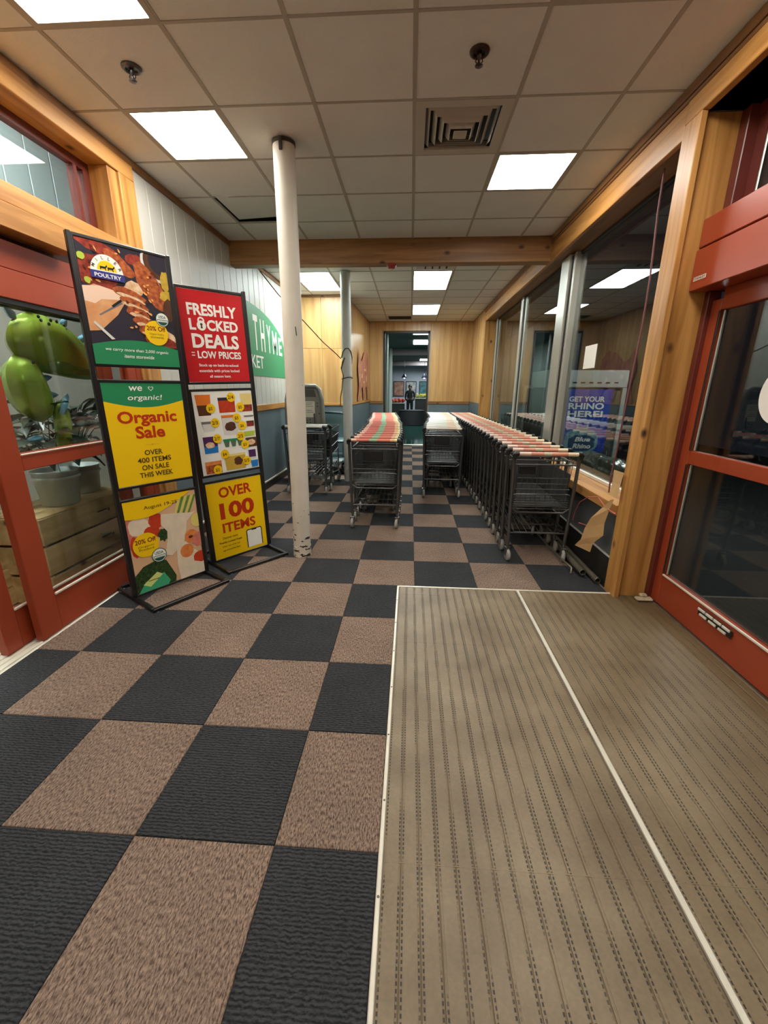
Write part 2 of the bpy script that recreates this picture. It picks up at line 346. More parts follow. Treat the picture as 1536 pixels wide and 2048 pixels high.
part('pane', box(XL-.16, XL-.155, -.5, 3.31, 2.552, 2.965), M_panes, w1)
# red header and sliding doors
t4 = struct('trim_4', bbox(XL-.16, XL+.0, -.5, 3.42, 2.12, 2.262), M_red, 'red door header board over the left sliding doors', 'trim')
part('header_board', bbox(XL-.16, XL+.006, -.5, 3.42, 1.965, 2.117), M_red, t4)
part('header_shadow_gap', box(XL-.16, XL-.05, -.5, 3.42, 2.262, 2.435), mat('gap_shade', (50, 28, 18), .8), t4)  # dark infill: shade under the belt board put into its colour
part('jamb', bbox(XL-.14, XL-.0, 3.355, 3.42, 0, 1.965), M_red, t4)
part('jamb', bbox(XL-.14, XL-.0, -.5, -.36, 0, 1.965), M_red, t4)
def slider(name, x0, x1, y0, y1, label, pane=M_panes, st=.145, zt=1.965, stile2=.1):
    d = struct(name, None, None, label, 'door')
    part('stile', bbox(x0, x1, y0, y0+st, .015, zt), M_red, d); part('stile', bbox(x0, x1, y1-stile2, y1, .015, zt), M_red, d)
    part('bottom_rail', bbox(x0+.004, x1-.004, y0+st, y1-stile2, .015, .25), M_red, d)
    part('middle_rail', bbox(x0+.004, x1-.004, y0+st, y1-stile2, 1.04, 1.127), M_red, d)
    part('top_rail', bbox(x0+.004, x1-.004, y0+st, y1-stile2, zt-.03, zt+.02), M_black, d)
    xm = (x0+x1)/2
    part('pane', box(xm-.003, xm+.003, y0+st, y1-stile2, .25, 1.04), pane, d); part('pane', box(xm-.003, xm+.003, y0+st, y1-stile2, 1.127, zt-.03), pane, d)
    return d
d1 = slider('door_1', XL-.05, XL, 2.055, 3.35, 'red framed glass sliding door behind the tall poster stands')
part('glazing_bead', bbox(XL-.004, XL+.006, 2.2, 3.25, .25, .268), M_strip, d1)
part('glazing_bead', bbox(XL-.004, XL+.003, 2.2, 3.25, 1.127, 1.137), M_strip, d1)
d2 = slider('door_2', XL-.125, XL-.075, 1.90, 3.18, 'second red sliding door leaf just behind the first', st=.1)
part('glazing_bead', bbox(XL-.08, XL-.07, 2.0, 2.95, .25, .268), M_strip, d2)
th = struct('trim_5', bbox(XL-.17, XL+.01, -.5, 3.2, -.004, .008), M_strip, 'white aluminium threshold track of the left doorway', 'threshold')
for k in range(4): part('track_rib', bbox(XL-.15+k*.045, XL-.138+k*.045, -.5, 2.05, .008, .018, b=.002), M_strip, th)

# ---- right wall: post, headers, door recess, window
M_grey = mat('grey_wall_paint', (84, 88, 88), .5, var=.15, vscale=4)
wr = struct('wall_right', MB().box(1.585, 1.83, 3.06, 9.75, 0, .60).box(1.60, 1.9, 3.06, 9.75, 2.93, 3.26).box(1.60, 1.9, YB, 3.06, 2.99, 3.26).box(1.6, 1.9, 9.75, YE+.1, 0, 3.26).box(1.6, 1.9, YB, -.5, 0, 3.0), M_grey, 'grey low wall under the long window on the right', 'wall')
part('wood_panel', bbox(1.57, 1.6, 9.85, YE, 1.2, 3.18), M_oak, wr)
part('wainscot_panel', bbox(1.575, 1.6, 9.85, YE, 0, 1.2), M_wains, wr)
br_ = struct('baseboard_right', bbox(1.565, 1.585, 3.06, 9.75, 0, .255), mat('black_vinyl_base', (34, 33, 31), .35), 'tall black vinyl base strip under the long window', 'baseboard')
part('metal_edge', bbox(1.563, 1.587, 3.06, 9.75, .255, .263), M_alum, br_)
t6 = struct('trim_6', bbox(1.57, 1.61, 3.06, 9.85, 2.92, 3.10), pine('y'), 'pine header board over the long window', 'trim')
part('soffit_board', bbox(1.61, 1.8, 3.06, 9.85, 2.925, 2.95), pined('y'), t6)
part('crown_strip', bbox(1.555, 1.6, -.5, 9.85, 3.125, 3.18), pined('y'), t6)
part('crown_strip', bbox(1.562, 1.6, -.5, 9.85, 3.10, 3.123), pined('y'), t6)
part('far_post', bbox(1.562, 1.8, 9.72, 9.86, 0, 2.925), pine('z'), t6)
t7 = struct('trim_7', bbox(1.565, 1.61, -.5, 3.055, 2.985, 3.10), pine('y'), 'pine header board over the recessed red doors', 'trim')
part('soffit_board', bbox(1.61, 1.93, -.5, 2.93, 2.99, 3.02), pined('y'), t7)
t8 = struct('trim_8', bbox(1.603, 1.90, 2.935, 3.06, 0, 2.99), pine('z'), 'thick pine post with dark knots beside the red doors', 'post')
part('casing_strip', bbox(1.563, 1.600, 2.90, 3.058, 0, 2.985), pine('z'), t8)
sl = struct('trim_9', bbox(1.555, 1.80, 3.06, 9.72, .60, .68), pine('y'), 'pine window sill along the long window', 'sill')
w2 = struct('window_2', bbox(1.77, 1.81, 3.06, 9.72, .68, .715), M_strip, 'long plate glass window with aluminium mullions', 'window')
part('top_channel', bbox(1.775, 1.81, 3.06, 9.72, 2.895, 2.925), M_black, w2)
part('side_channel', bbox(1.775, 1.81, 3.06, 3.10, .715, 2.9), M_redd, w2)
for (a, b_, x0) in ((5.20, 5.46, 1.70), (7.32, 7.44, 1.75), (9.40, 9.50, 1.76)):
    part('mullion', bbox(x0, 1.83, a, b_, .70, 2.92), M_alum, w2); part('gasket', bbox(x0+.02, 1.81, a-.035, a, .70, 2.9), M_black, w2)
    part('mullion', bbox(x0+.03, 1.83, a-.10, a-.035, .70, 2.92), M_alum, w2)
for a, b_ in ((3.10, 5.10), (5.46, 7.22), (7.44, 9.30), (9.50, 9.72)):
    part('pane', box(1.788, 1.794, a, b_, .715, 2.895), M_paned, w2)
# right red doors
t10 = struct('trim_10', bbox(1.70, 1.93, -.5, 2.925, 2.318, 2.468), M_red, 'red door operator header over the right doors', 'header')
part('header_box', bbox(1.695, 1.93, -.5, 2.93, 2.085, 2.308), M_red, t10)
part('jamb', bbox(1.80, 1.87, 2.895, 2.94, 0, 2.085), M_redd, t10)
part('jamb', bbox(1.80, 1.9, 2.87, 2.94, 2.468, 2.99), M_redd, t10)
w3 = struct('window_3', MB().box(1.85, 1.9, -.5, 2.9, 2.468, 2.52).box(1.85, 1.9, -.5, 2.9, 2.93, 2.99).box(1.86, 1.9, 2.80, 2.87, 2.5, 2.95), M_redd, 'transom window with dark red frame over the right doors', 'window')
part('pane', box(1.872, 1.878, -.5, 2.80, 2.52, 2.93), M_paned, w3); part('bead', bbox(1.862, 1.872, 2.785, 2.80, 2.52, 2.93), M_alum, w3)
d3 = slider('door_3', 1.83, 1.88, 2.9-1.35, 2.9, 'red framed glass door in the recess on the right', pane=M_paned, st=.08, zt=2.03, stile2=.085)
part('top_rail', bbox(1.832, 1.878, 1.63, 2.815, 1.965, 2.085), M_red, d3)
for z0, z1 in ((.25, 1.04), (1.127, 1.965)): part('gasket', bbox(1.826, 1.834, 2.806, 2.822, z0, z1), M_black, d3); part('bead', bbox(1.845, 1.862, 2.795, 2.806, z0, z1), M_alum, d3)
part('bead', bbox(1.826, 1.834, 1.63, 2.815, .235, .252), M_strip, d3)
d4 = slider('door_4', 1.83, 1.88, .12, 1.54, 'second red framed glass door nearer to the camera on the right', pane=M_paned, st=.08, zt=2.03, stile2=.085)
part('top_rail', bbox(1.832, 1.878, .2, 1.46, 1.965, 2.085), M_red, d4)

# ---- beam and back walls
struct('trim_11', bbox(XL-.02, XR+.02, 5.47, 5.63, 2.925, 3.2), wood('beam_x', (166, 120, 70), (128, 88, 46), 'x'), 'dark wood beam crossing under the ceiling', 'beam')
wa = struct('wall_alcove', box(XL-.12, -1.22, 8.42, 8.52, 0, 3.26), M_core, 'oak panelled end wall of the cart alcove', 'wall')
part('wood_panel', bbox(XL, -1.72, 8.40, 8.42, 1.22, 2.25), M_oak, wa); part('wood_panel', bbox(-1.717, -1.25, 8.40, 8.42, 1.22, 2.25), M_oak, wa)
part('wood_panel', bbox(XL, -1.72, 8.40, 8.42, 2.253, 3.15), M_oak, wa); part('wood_panel', bbox(-1.717, -1.25, 8.40, 8.42, 2.253, 3.15), M_oak, wa)
part('wainscot_panel', bbox(XL, -1.25, 8.405, 8.42, 0, 1.2), M_wains, wa)
part('chair_rail', bbox(XL, -1.24, 8.385, 8.42, 1.19, 1.235), pine('x'), wa); part('cornice', bbox(XL, -1.24, 8.385, 8.42, 3.14, 3.18), pined('x'), wa)
def quad_wall(xa, ya, xb, yb, z0, z1, t):
    return MB().prism([(xa, ya), (xb, yb), (xb-t, yb), (xa-t, ya)], z0, z1, 'xy')
ws = struct('wall_side', quad_wall(-1.27, 8.42, -1.12, YE, 0, 3.26, .1), M_core, 'oak panelled side wall leading to the far doorway', 'wall')
part('wood_panel', quad_wall(-1.25, 8.40, -1.10, YE, 1.22, 3.18, .022), M_oak, ws)
part('wainscot_panel', quad_wall(-1.25, 8.40, -1.10, YE, 0, 1.2, .022), M_wains, ws)
part('chair_rail', quad_wall(-1.235, 8.385, -1.085, YE, 1.19, 1.235, .03), pine('y'), ws)
wb = struct('wall_back', MB().box(-1.2, -.72, YE+.02, YE+.12, 0, 3.26).box(.45, 1.9, YE+.02, YE+.12, 0, 3.26).box(-.72, .45, YE+.02, YE+.12, 2.94, 3.26), M_core, 'oak panelled far wall with a tall doorway', 'wall')
for x0, x1 in ((-1.1, -.76), (.49, 1.03), (1.033, 1.57)):
    part('wood_panel', bbox(x0, x1, YE, YE+.02, 1.2, 3.18), M_oak, wb); part('wainscot_panel', bbox(x0, x1, YE+.005, YE+.02, 0, 1.14), M_wains, wb)
part('wood_panel', bbox(-.757, .487, YE, YE+.02, 2.96, 3.18), M_oak, wb)
part('chair_rail', bbox(-1.1, -.74, YE-.012, YE+.02, 1.13, 1.2), pined('x'), wb); part('chair_rail', bbox(.47, 1.57, YE-.012, YE+.02, 1.13, 1.2), pined('x'), wb)
d5 = struct('door_5', MB().bbox(-.73, -.69, YE-.01, YE+.13, 0, 2.95).bbox(.42, .46, YE-.01, YE+.13, 0, 2.95).bbox(-.73, .46, YE-.01, YE+.13, 2.90, 2.95), mat('dark_door_frame', (52, 34, 22), .5), 'dark framed tall doorway at the far end', 'doorway')
part('threshold', MB().bbox(-.7, .43, YE+.13, YE+.26, 0, .014), M_strip, d5)
wf = struct('wall_front', box(XL-.2, XR+.4, YB-.1, YB, 0, 3.3), M_siding, 'pale wall behind the camera', 'wall')

# ------------------------------------------------------------------ ceiling lamps
def diffuser(name, col, st):
    return mat(name, (240, 240, 236), .4, emit=col+(1,), est=st)
D_warm = diffuser('lamp_warm', (1, .965, .90), E_WARM); D_mid = diffuser('lamp_mid', (1, .97, .92), E_MID); D_cool = diffuser('lamp_cool', (.88, 1, 1), E_COOL)
def lamp(x0, y0, x1, y1, m, label, z=ZC, grp='lit ceiling panels'):
    r = root('ceiling_light', ((x0+x1)/2, (y0+y1)/2, z), label, 'ceiling light', grp)
    a, b_ = (x1-x0)/2, (y1-y0)/2; e = .03
    part('lamp_frame', MB().box(-a, a, -b_, -b_+e, -.002, .012).box(-a, a, b_-e, b_, -.002, .012).box(-a, -a+e, -b_+e, b_-e, -.002, .012).box(a-e, a, -b_+e, b_-e, -.002, .012), M_grid, r)
    part('lamp_housing', box(-a+.005, a-.005, -b_+.005, b_-.005, .03, .07), M_dark, r)
    part('diffuser', box(-a+e, a-e, -b_+e, b_-e, .002, .01), m, r)
    return r
cell = lambda c, k: (CX0+c*G, CY0+k*G, CX0+(c+1)*G, CY0+(k+1)*G)
lamp(*cell(-3, -1), D_warm, 'bright square ceiling lamp cut off by the top left corner')
lamp(*cell(-3, 1), D_warm, 'bright square ceiling lamp above the poster stands')
lamp(*cell(1, 2), D_mid, 'bright square ceiling lamp next to the air vent')
lamp(*cell(1, -1), D_warm, 'square ceiling lamp just above the picture over the mat')
lamp(*cell(-3, -5), D_warm, 'square ceiling lamp behind the camera on the poster side')
lamp(*cell(1, -5), D_warm, 'square ceiling lamp behind the camera on the red door side')
lamp(CX0-3*G, 6.85, CX0-2*G, 6.85+2*G, D_cool, 'long ceiling lamp over the alcove beside the second pole')
lamp(CX0, 6.85, CX0+G, 6.85+2*G, D_cool, 'long ceiling lamp just beyond the wooden beam, in the middle')
lamp(CX0, 9.40, CX0+G, 9.40+2*G, D_cool, 'farthest long ceiling lamp near the end doorway')

# ------------------------------------------------------------------ entrance mat
em = root('entrance_mat', (.88, .9, 0), 'ribbed tan entrance mat with pale metal edging', 'mat')
RW = .06; matlen = 2.95-YB
def rail(w_):
    h = w_/2; g = .0005
    # profile across the rail: flat crown with two shallow slot grooves near its sides
    pr = [(-h+g, -.003), (-h+g, .0065), (-h+.004, .008), (-.0262, .008), (-.0255, .0068), (-.0215, .0068), (-.0208, .008),
          (.0208, .008), (.0215, .0068), (.0255, .0068), (.0262, .008), (h-.004, .008), (h-g, .0065), (h-g, -.003)]
    if w_ < .055: pr = [(-h+g, -.003), (-h+g, .0065), (-h+.003, .008), (h-.003, .008), (h-g, .0065), (h-g, -.003)]
    return MB().prism(pr, -matlen/2, matlen/2, 'xz').mesh('mat_rail', M_mat)
rm = rail(RW)
ymid = (2.95+YB)/2-.9
def rails(x0, x1):
    n = int((x1-x0)/RW); x = x0
    for k in range(n): link('mat_rail', rm, em, (x+RW/2-.88, ymid, 0)); x += RW
    if x1-x > .012: link('mat_rail', rail(x1-x), em, ((x+x1)/2-.88, ymid, 0))
rails(-.056, .853); rails(.873, 1.815)
part('edge_strip', bbox(-.072-.88, -.056-.88, YB-.9, 2.966-.9, -.003, .0125, b=.003), M_strip, em)
part('edge_strip', bbox(-.072-.88, 1.565-.88, 2.95-.9, 2.966-.9, -.003, .0125, b=.003), M_strip, em)
part('centre_strip', bbox(.853-.88, .873-.88, YB-.9, 2.95-.9, -.003, .0125, b=.003), M_strip, em)
part('edge_strip', bbox(1.812-.88, 1.828-.88, YB-.9, 2.90-.9, -.003, .014, b=.003), mat('dirty_metal', (120, 106, 84), .4, metal=.4, var=.3, vscale=14), em)
M_screw = mat('screw', (110, 104, 92), .4, metal=.7); scm = MB().lathe([(.0045, 0), (.004, .0012), (0, .0014)], n=8).mesh('screw', M_screw)
for k in range(14): link('screw', scm, em, (-.064-.88, -1.6+k*.31-.6, .0123))
for k in range(5): part('joint', box(-.05-.88, 1.81-.88, .35+k*.62-.9, .3535+k*.62-.9, .004, .0084), M_mat, em)

# ------------------------------------------------------------------ text helper
def text_mesh(s, m, width=None, size=.05, bold=0.0, height=None, align='CENTER', shear=0):
    """lettering as a flat mesh in the local xz plane facing -y, base line at z=0"""
    cu = bpy.data.curves.new('t', 'FONT'); cu.body = s; cu.size = 1; cu.align_x = align; cu.offset = bold; cu.resolution_u = 3; cu.shear = shear; cu.space_line = .9
    ob = bpy.data.objects.new('t', cu); me0 = ob.to_mesh(); vs = [v.co.copy() for v in me0.vertices]; fs = [tuple(p.vertices) for p in me0.polygons]
    ob.to_mesh_clear(); bpy.data.objects.remove(ob); bpy.data.curves.remove(cu)
    xs = [v.x for v in vs]; ys = [v.y for v in vs]; sx = (width/(max(xs)-min(xs))) if width else size; sz = (height/(max(ys)-min(ys))) if height else sx
    if height and not width: sx = sz
    cx = (max(xs)+min(xs))/2 if align == 'CENTER' else 0
    me = bpy.data.meshes.new('lettering'); me.from_pydata([((v.x-cx)*sx, 0, v.y*sz) for v in vs], [], fs); me.materials.append(m); me.update()
    return me
def letters(parent, s, m, x, z, y=-.003, rot=0, name='lettering', **k):
    o = link(name, text_mesh(s, m, **k), parent, (x, y, z)); o.rotation_euler.y = -rot; return o

# ------------------------------------------------------------------ ceiling fittings
M_vent = mat('vent_grey', (196, 188, 174), .5); M_ventd = mat('vent_dark', (40, 36, 32), .8)
def air_vent(cx, cy, label):
    r = root('air_vent', (cx, cy, ZC), label, 'air vent')
    h = G/2; part('vent_plate', MB().box(-h+.01, h-.01, -h+.01, -.235, -.003, .01).box(-h+.01, h-.01, .235, h-.01, -.003, .01).box(-h+.01, -.235, -.235, .235, -.003, .01).box(.235, h-.01, -.235, .235, -.003, .01), M_vent, r)
    part('vent_throat', box(-.24, .24, -.24, .24, .05, .06), M_ventd, r)
    for k in range(4):
        a = .232-.046*k; b_ = a-.026; z0 = -.002-.010*k; z1 = .036-.010*k
        vs = [(-a, -a, z1), (a, -a, z1), (a, a, z1), (-a, a, z1), (-b_, -b_, z0), (b_, -b_, z0), (b_, b_, z0), (-b_, b_, z0)]
        vs += [(x, y_, z+.004) for x, y_, z in vs]
        fs = []
        for i in range(4):
            j = (i+1) % 4; fs += [(i, j, 4+j, 4+i), (8+i, 12+i, 12+j, 8+j), (i, 8+i, 8+j, j), (4+i, 4+j, 12+j, 12+i)]
        part('vent_louvre', MB().add(vs, fs), M_vent, r)
    part('vent_cone', bbox(-.045, .045, -.045, .045, -.034, -.028), M_vent, r)
    return r
air_vent(CX0+G/2, CY0+1.5*G, 'square louvred air vent beside the bright ceiling lamp')
v2 = root('air_vent', (.32, 6.48, ZC), 'small louvred air vent just behind the wooden beam', 'air vent')
part('vent_plate', MB().box(-.28, .28, -.28, .28, -.002, .004), M_vent, v2)
for k in range(9): part('vent_louvre', box(-.21+k*.05, -.19+k*.05, -.2, .2, -.02, -.002), M_ventd if k % 2 else M_vent, v2)
v3 = root('air_vent', (-.3, 10.95, ZC), 'dark return grille near the end doorway', 'air vent')
part('vent_plate', box(-.3, .3, -.24, .24, -.003, .004), M_vent, v3)
for k in range(8): part('vent_louvre', box(-.27, .27, -.2+k*.053, -.165+k*.053, -.01, -.003), M_ventd, v3)
def sprinkler(x, y, label, m=mat('sprinkler_bronze', (70, 52, 46), .35, metal=.7)):
    r = root('sprinkler_head', (x, y, ZC), label, 'sprinkler')
    part('escutcheon', MB().lathe([(.052, 0), (.05, -.008), (.032, -.016), (.03, -.004)], n=20), m, r)
    part('stem', MB().lathe([(.012, -.004), (.012, -.03), (.007, -.034), (.007, -.05)], n=10), m, r)
    part('frame_arm', MB().tube([(.012, 0, -.028), (.018, 0, -.042), (.004, 0, -.058)], .003, 5).tube([(-.012, 0, -.028), (-.018, 0, -.042), (-.004, 0, -.058)], .003, 5), m, r)
    part('deflector', MB().lathe([(.020, -.058), (.021, -.061), (.0, -.062)], n=12), m, r)
sprinkler(.316, 2.745, 'bronze sprinkler head in front of the air vent')
sprinkler(-1.565, 2.76, 'grey sprinkler head between the two left ceiling lamps', mat('sprinkler_grey', (96, 96, 98), .3, metal=.7))
st = root('alarm_strobe', (-.26, 5.50, 2.87), 'small red alarm light under the wooden beam', 'alarm')
part('alarm_body', MB().lathe([(.0, 0), (.035, .004), (.055, .03), (.058, .055)], n=16), mat('alarm_red', (150, 46, 34), .35), st)
part('alarm_lens', MB().lathe([(.0, -.012), (.016, -.008), (.02, .004)], n=12), mat('alarm_lens', (220, 190, 180), .2), st)

# ------------------------------------------------------------------ poles
def pole_mat():
    m = bpy.data.materials.new('chipped_paint'); m.use_nodes = True; nt = m.node_tree; N = nt.nodes; K = nt.links.new; b = N['Principled BSDF']; b.inputs['Roughness'].default_value = .45
    tc = N.new('ShaderNodeTexCoord'); mp = N.new('ShaderNodeMapping'); mp.inputs['Scale'].default_value = (1, 1, 2.4); K(tc.outputs['Object'], mp.inputs[0])
    n = N.new('ShaderNodeTexNoise'); n.inputs['Scale'].default_value = 13; n.inputs['Detail'].default_value = 4; K(mp.outputs[0], n.inputs['Vector'])
    sx = N.new('ShaderNodeSeparateXYZ'); K(tc.outputs['Object'], sx.inputs[0])
    mr = N.new('ShaderNodeMapRange'); mr.inputs[1].default_value = .05; mr.inputs[2].default_value = .75; mr.inputs[3].default_value = .56; mr.inputs[4].default_value = .76; K(sx.outputs[2], mr.inputs[0])
    gt = N.new('ShaderNodeMath'); gt.operation = 'GREATER_THAN'; K(n.outputs['Fac'], gt.inputs[0]); K(mr.outputs[0], gt.inputs[1])
    n2 = N.new('ShaderNodeTexNoise'); n2.inputs['Scale'].default_value = 4; K(tc.outputs['Object'], n2.inputs['Vector'])
    rp = N.new('ShaderNodeValToRGB'); rp.color_ramp.elements[0].color = L(208, 198, 178); rp.color_ramp.elements[1].color = L(228, 222, 206); K(n2.outputs['Fac'], rp.inputs[0])
    mx = N.new('ShaderNodeMix'); mx.data_type = 'RGBA'; K(gt.outputs[0], mx.inputs[0]); K(rp.outputs[0], mx.inputs[6]); mx.inputs[7].default_value = L(56, 46, 38); K(mx.outputs[2], b.inputs['Base Color'])
    return m
M_pole = pole_mat(); M_poleg = mat('grey_white_paint', (196, 196, 188), .4, var=.05)
p1 = root('support_pole', (-.983, 3.56, .004), 'near white steel pole with chipped paint at its foot', 'pole')
R1 = .078
part('shaft', MB().tube([(0, 0, 0), (.006, -.006, .3), (.03, -.035, 2.2), (.042, -.062, 3.172)], R1, 28), M_pole, p1)
part('foot_sleeve', MB().tube([(0, 0, 0), (.001, -.001, .10)], R1+.004, 28), M_pole, p1)
part('ceiling_collar', MB().tube([(.042, -.062, 3.15), (.042, -.062, 3.172)], R1+.004, 24), mat('collar_dark', (66, 58, 50), .6), p1)
part('collar_tab', bbox(.03, .055, -.062-R1-.018, -.062-R1-.004, 3.09, 3.172), mat('collar_dark', (66, 58, 50), .6), p1)
part('scuff_mark', MB().tube([(.068, -.098, 1.965), (.074, -.098, 1.90)], .0035, 5), M_black, p1)
p2_ = root('support_pole', (-1.015, 6.85, .004), 'far grey-white steel pole with a cable wrapped around it', 'pole')
part('shaft', MB().tube([(0, 0, 0), (0, 0, 3.174)], .077, 24), M_poleg, p2_)
cab = MB()
wrap = [(-1.9, 5.64, 2.90), (-1.75, 5.85, 2.68), (-1.52, 6.15, 2.42), (-1.3, 6.45, 2.16), (-1.15, 6.66, 2.02), (-1.10, 6.78, 1.96)]
for k in range(14):
    a = math.radians(200+k*32); wrap.append((-1.015+.084*math.cos(a), 6.85+.084*math.sin(a), 1.98+.16*math.sin(k*.55)-k*.01))
wrap += [(-1.10, 6.80, 1.82), (-1.06, 6.755, 1.70), (-1.075, 6.76, 1.62), (-1.09, 6.78, 1.5), (-1.115, 6.77, 1.38), (-1.12, 6.78, 1.24)]
single('hanging_cable', cab.tube(wrap, .0075, 6), mat('cable_brown', (74, 54, 36), .6), 'thin brown cable drooping from the beam to the far pole', 'cable')
single('cable_loop', MB().tube([(-1.015+.086*math.cos(a/9*6.283), 6.85+.086*math.sin(a/9*6.283), 1.67+.015*math.sin(a)) for a in range(9)], .0075, 6, closed=True), mat('cable_grey', (60, 60, 58), .6), 'dark cable loop tied around the far pole below the drooping cable', 'cable')

# ------------------------------------------------------------------ painted wall signs
M_green = mat('sign_green', (40, 144, 98), .5); M_white = mat('print_white', (240, 238, 228), .55)
sg = root('wall_sign', (XL+.001, 5.85, 1.62), 'large green arched store sign with white lettering on the white wall', 'sign')
sg.rotation_euler.z = math.pi/2                        # local x runs down the corridor, local -y faces the room
W2 = 1.62; arc = [(-W2, .06), (W2, .06), (W2, .50)]+[(W2*math.cos(t), .50+.50*math.sin(t)) for t in [math.pi*k/36 for k in range(1, 36)]]+[(-W2, .50)]
part('sign_panel', MB().prism(arc, -.004, -.001, 'xz'), M_green, sg)
def arch_text(parent, s, x0, x1, zf, hf, m):
    n = len(s)
    for k, ch in enumerate(s):
        if ch == ' ': continue
        x = x0+(x1-x0)*(k+.5)/n; letters(parent, ch, m, x, zf(x), y=-.0055, name='letter', width=(x1-x0)/n*(.62 if ch != 'M' else .8), height=hf(x), bold=.02)
arch_text(sg, 'FRESH THYME', -1.5, 1.55, lambda x: .42, lambda x: .17+.30*max(0, 1-(x/1.75)**2), M_white)
letters(sg, 'MARKET', M_white, .0, .17, y=-.0055, width=1.1, height=.17, bold=.01)
mu = root('wall_mural', (-1.235+.075, 10.3, 1.25), 'faded red painted mural on the oak side wall', 'mural')
mu.rotation_euler.z = math.pi/2-.0476; mu.scale.x = 1.35
M_mur = mat('mural_red', (158, 86, 74), .6, var=.5, vscale=7, stretch=(2, 1, .6), col2=(196, 136, 96))
part('mural_shape', MB().prism([(-.62, .0), (-.5, .35), (-.58, .7), (-.46, 1.12), (-.34, .92), (-.2, .86), (-.05, .98), (.1, 1.1), (.35, 1.16), (.55, 1.02), (.6, .6), (.52, .3), (.62, 0), (.45, .02), (.36, .3), (.2, .32), (.12, .05), (-.05, .02), (-.1, .3), (-.3, .26), (-.38, .02)], -.034, -.030, 'xz'), M_mur, mu)
for x, z, w_, h in ((-.2, .55, .12, .1), (.15, .7, .22, .06), (.3, .5, .1, .16), (-.4, .5, .06, .2), (.02, .42, .14, .05)):
    part('mural_mark', MB().prism([(x-w_/2, z-h/2), (x+w_/2, z-h/3), (x+w_/2.4, z+h/2), (x-w_/3, z+h/2.4)], -.0365, -.0345, 'xz'), mat('mural_pale', (214, 170, 122), .6), mu)

# ------------------------------------------------------------------ small things by the window and doors
cord = [(1.66, 3.40, 2.93), (1.655, 3.385, 2.68), (1.66, 3.35, 2.25), (1.665, 3.355, 1.96), (1.66, 3.375, 1.58), (1.655, 3.39, 1.24), (1.66, 3.42, .98), (1.66, 3.44, .80), (1.665, 3.44, .69)]
single('power_cord', MB().tube(cord, .007, 6), mat('cord_mauve', (122, 74, 78), .6), 'thin mauve cord hanging down in front of the window by the pine post', 'cord')
pb = root('kraft_paper', (1.505, 3.10, .60), 'torn strip of brown kraft paper tied to the pine post', 'paper')
M_kraft = mat('kraft', (206, 166, 112), .8, var=.12, vscale=12)
def ribbon(pts, wd, name='paper_strip'):
    vs = []; fs = []
    for i, (p, d) in enumerate(pts):
        vs += [Vector(p)-Vector(d)*wd[i]/2, Vector(p)+Vector(d)*wd[i]/2]
    n = len(vs); vs += [v+Vector((-.0015, .0008, 0)) for v in vs]
    for i in range(len(pts)-1): fs += [(2*i, 2*i+1, 2*i+3, 2*i+2), (n+2*i, n+2*i+2, n+2*i+3, n+2*i+1)]
    return MB().add(vs, fs)
part('paper_strip', ribbon([((.0, -.06, .13), (-.3, .7, -.3)), ((-.01, -.01, .05), (-.3, .8, -.1)), ((-.03, .05, -.07), (-.5, .6, .1)), ((-.03, .08, -.17), (-.5, .7, .1)), ((-.05, .13, -.27), (-.5, .6, 0)), ((-.06, .17, -.35), (-.5, .7, .1))], (.04, .08, .14, .18, .13, .16)), M_kraft, pb)
part('paper_fold', ribbon([((.02, -.05, .34), (-.1, 1, 0)), ((.02, -.04, .25), (-.1, 1, 0)), ((.01, -.05, .15), (-.1, 1, 0))], (.12, .10, .08)), M_kraft, pb)
part('twine', MB().tube([(-.01, 0, .05), (-.02, .12, .10), (-.03, .28, .06), (-.03, .42, -.02), (-.02, .52, -.14), (-.02, .54, -.22)], .0045, 5).tube([(-.01, .1, -.13), (-.03, .25, -.17), (-.02, .40, -.20)], .004, 5).tube([(.02, -.1, .03), (-.01, .0, .05)], .006, 5), mat('twine_pink', (190, 98, 92), .7), pb)
def pipe(y0, x0, y1, x1, z, r, label):
    o = root('steel_pipe', (x0, y0, 0), label, 'pipe', 'pipes lying along the window wall')
    vec = (x1-x0, y1-y0, 0)
    part('tube_wall', MB().tube([(0, 0, z), (vec[0], vec[1], z)], r, 14, caps=False).tube([(0, 0, z), (vec[0], vec[1], z)], r*.82, 14, caps=False), M_pipe, o)
    part('rim', MB().tube([(r*.91*math.cos(k/14*6.283), -.001, z+r*.91*math.sin(k/14*6.283)) for k in range(14)], r*.1, 5, closed=True), M_pipe, o)
M_pipe = mat('pipe_grey', (128, 122, 104), .35, metal=.6, var=.15)
pipe(3.235, 1.462, 6.2, 1.50, .052, .026, 'front grey pipe lying along the window wall')
pipe(3.12, 1.535, 6.4, 1.548, .035, .024, 'rear grey pipe lying against the black base strip')
single('thin_rod', MB().tube([(1.395, 3.30, .012), (1.40, 3.31, .055), (1.39, 3.5, .05), (1.375, 3.9, .045), (1.38, 4.6, .04)], .009, 7), M_pipe, 'thin bent metal rod on the floor beside the pipes', 'rod')
single('metal_scrap', MB().bbox(1.70, 1.82, 2.83, 2.885, .012, .035, b=.01).bbox(1.735, 1.79, 2.86, 2.9, .03, .055, b=.01), mat('pale_scrap', (196, 180, 146), .5, var=.4, vscale=40), 'crumpled pale scrap at the foot of the pine post', 'debris')
lt = root('louvre_plate', (1.829, 2.27, .165), 'slotted silver floor latch on the red door rail', 'door latch'); lt.rotation_euler.z = -math.pi/2
part('back_plate', MB().bbox(-.14, .14, -.006, 0, 0, .05), M_black, lt)
for k in range(4): part('slot_bar', bbox(-.135+k*.068, -.075+k*.068, -.014, -.006, .033, .048, b=.002), M_strip, lt)
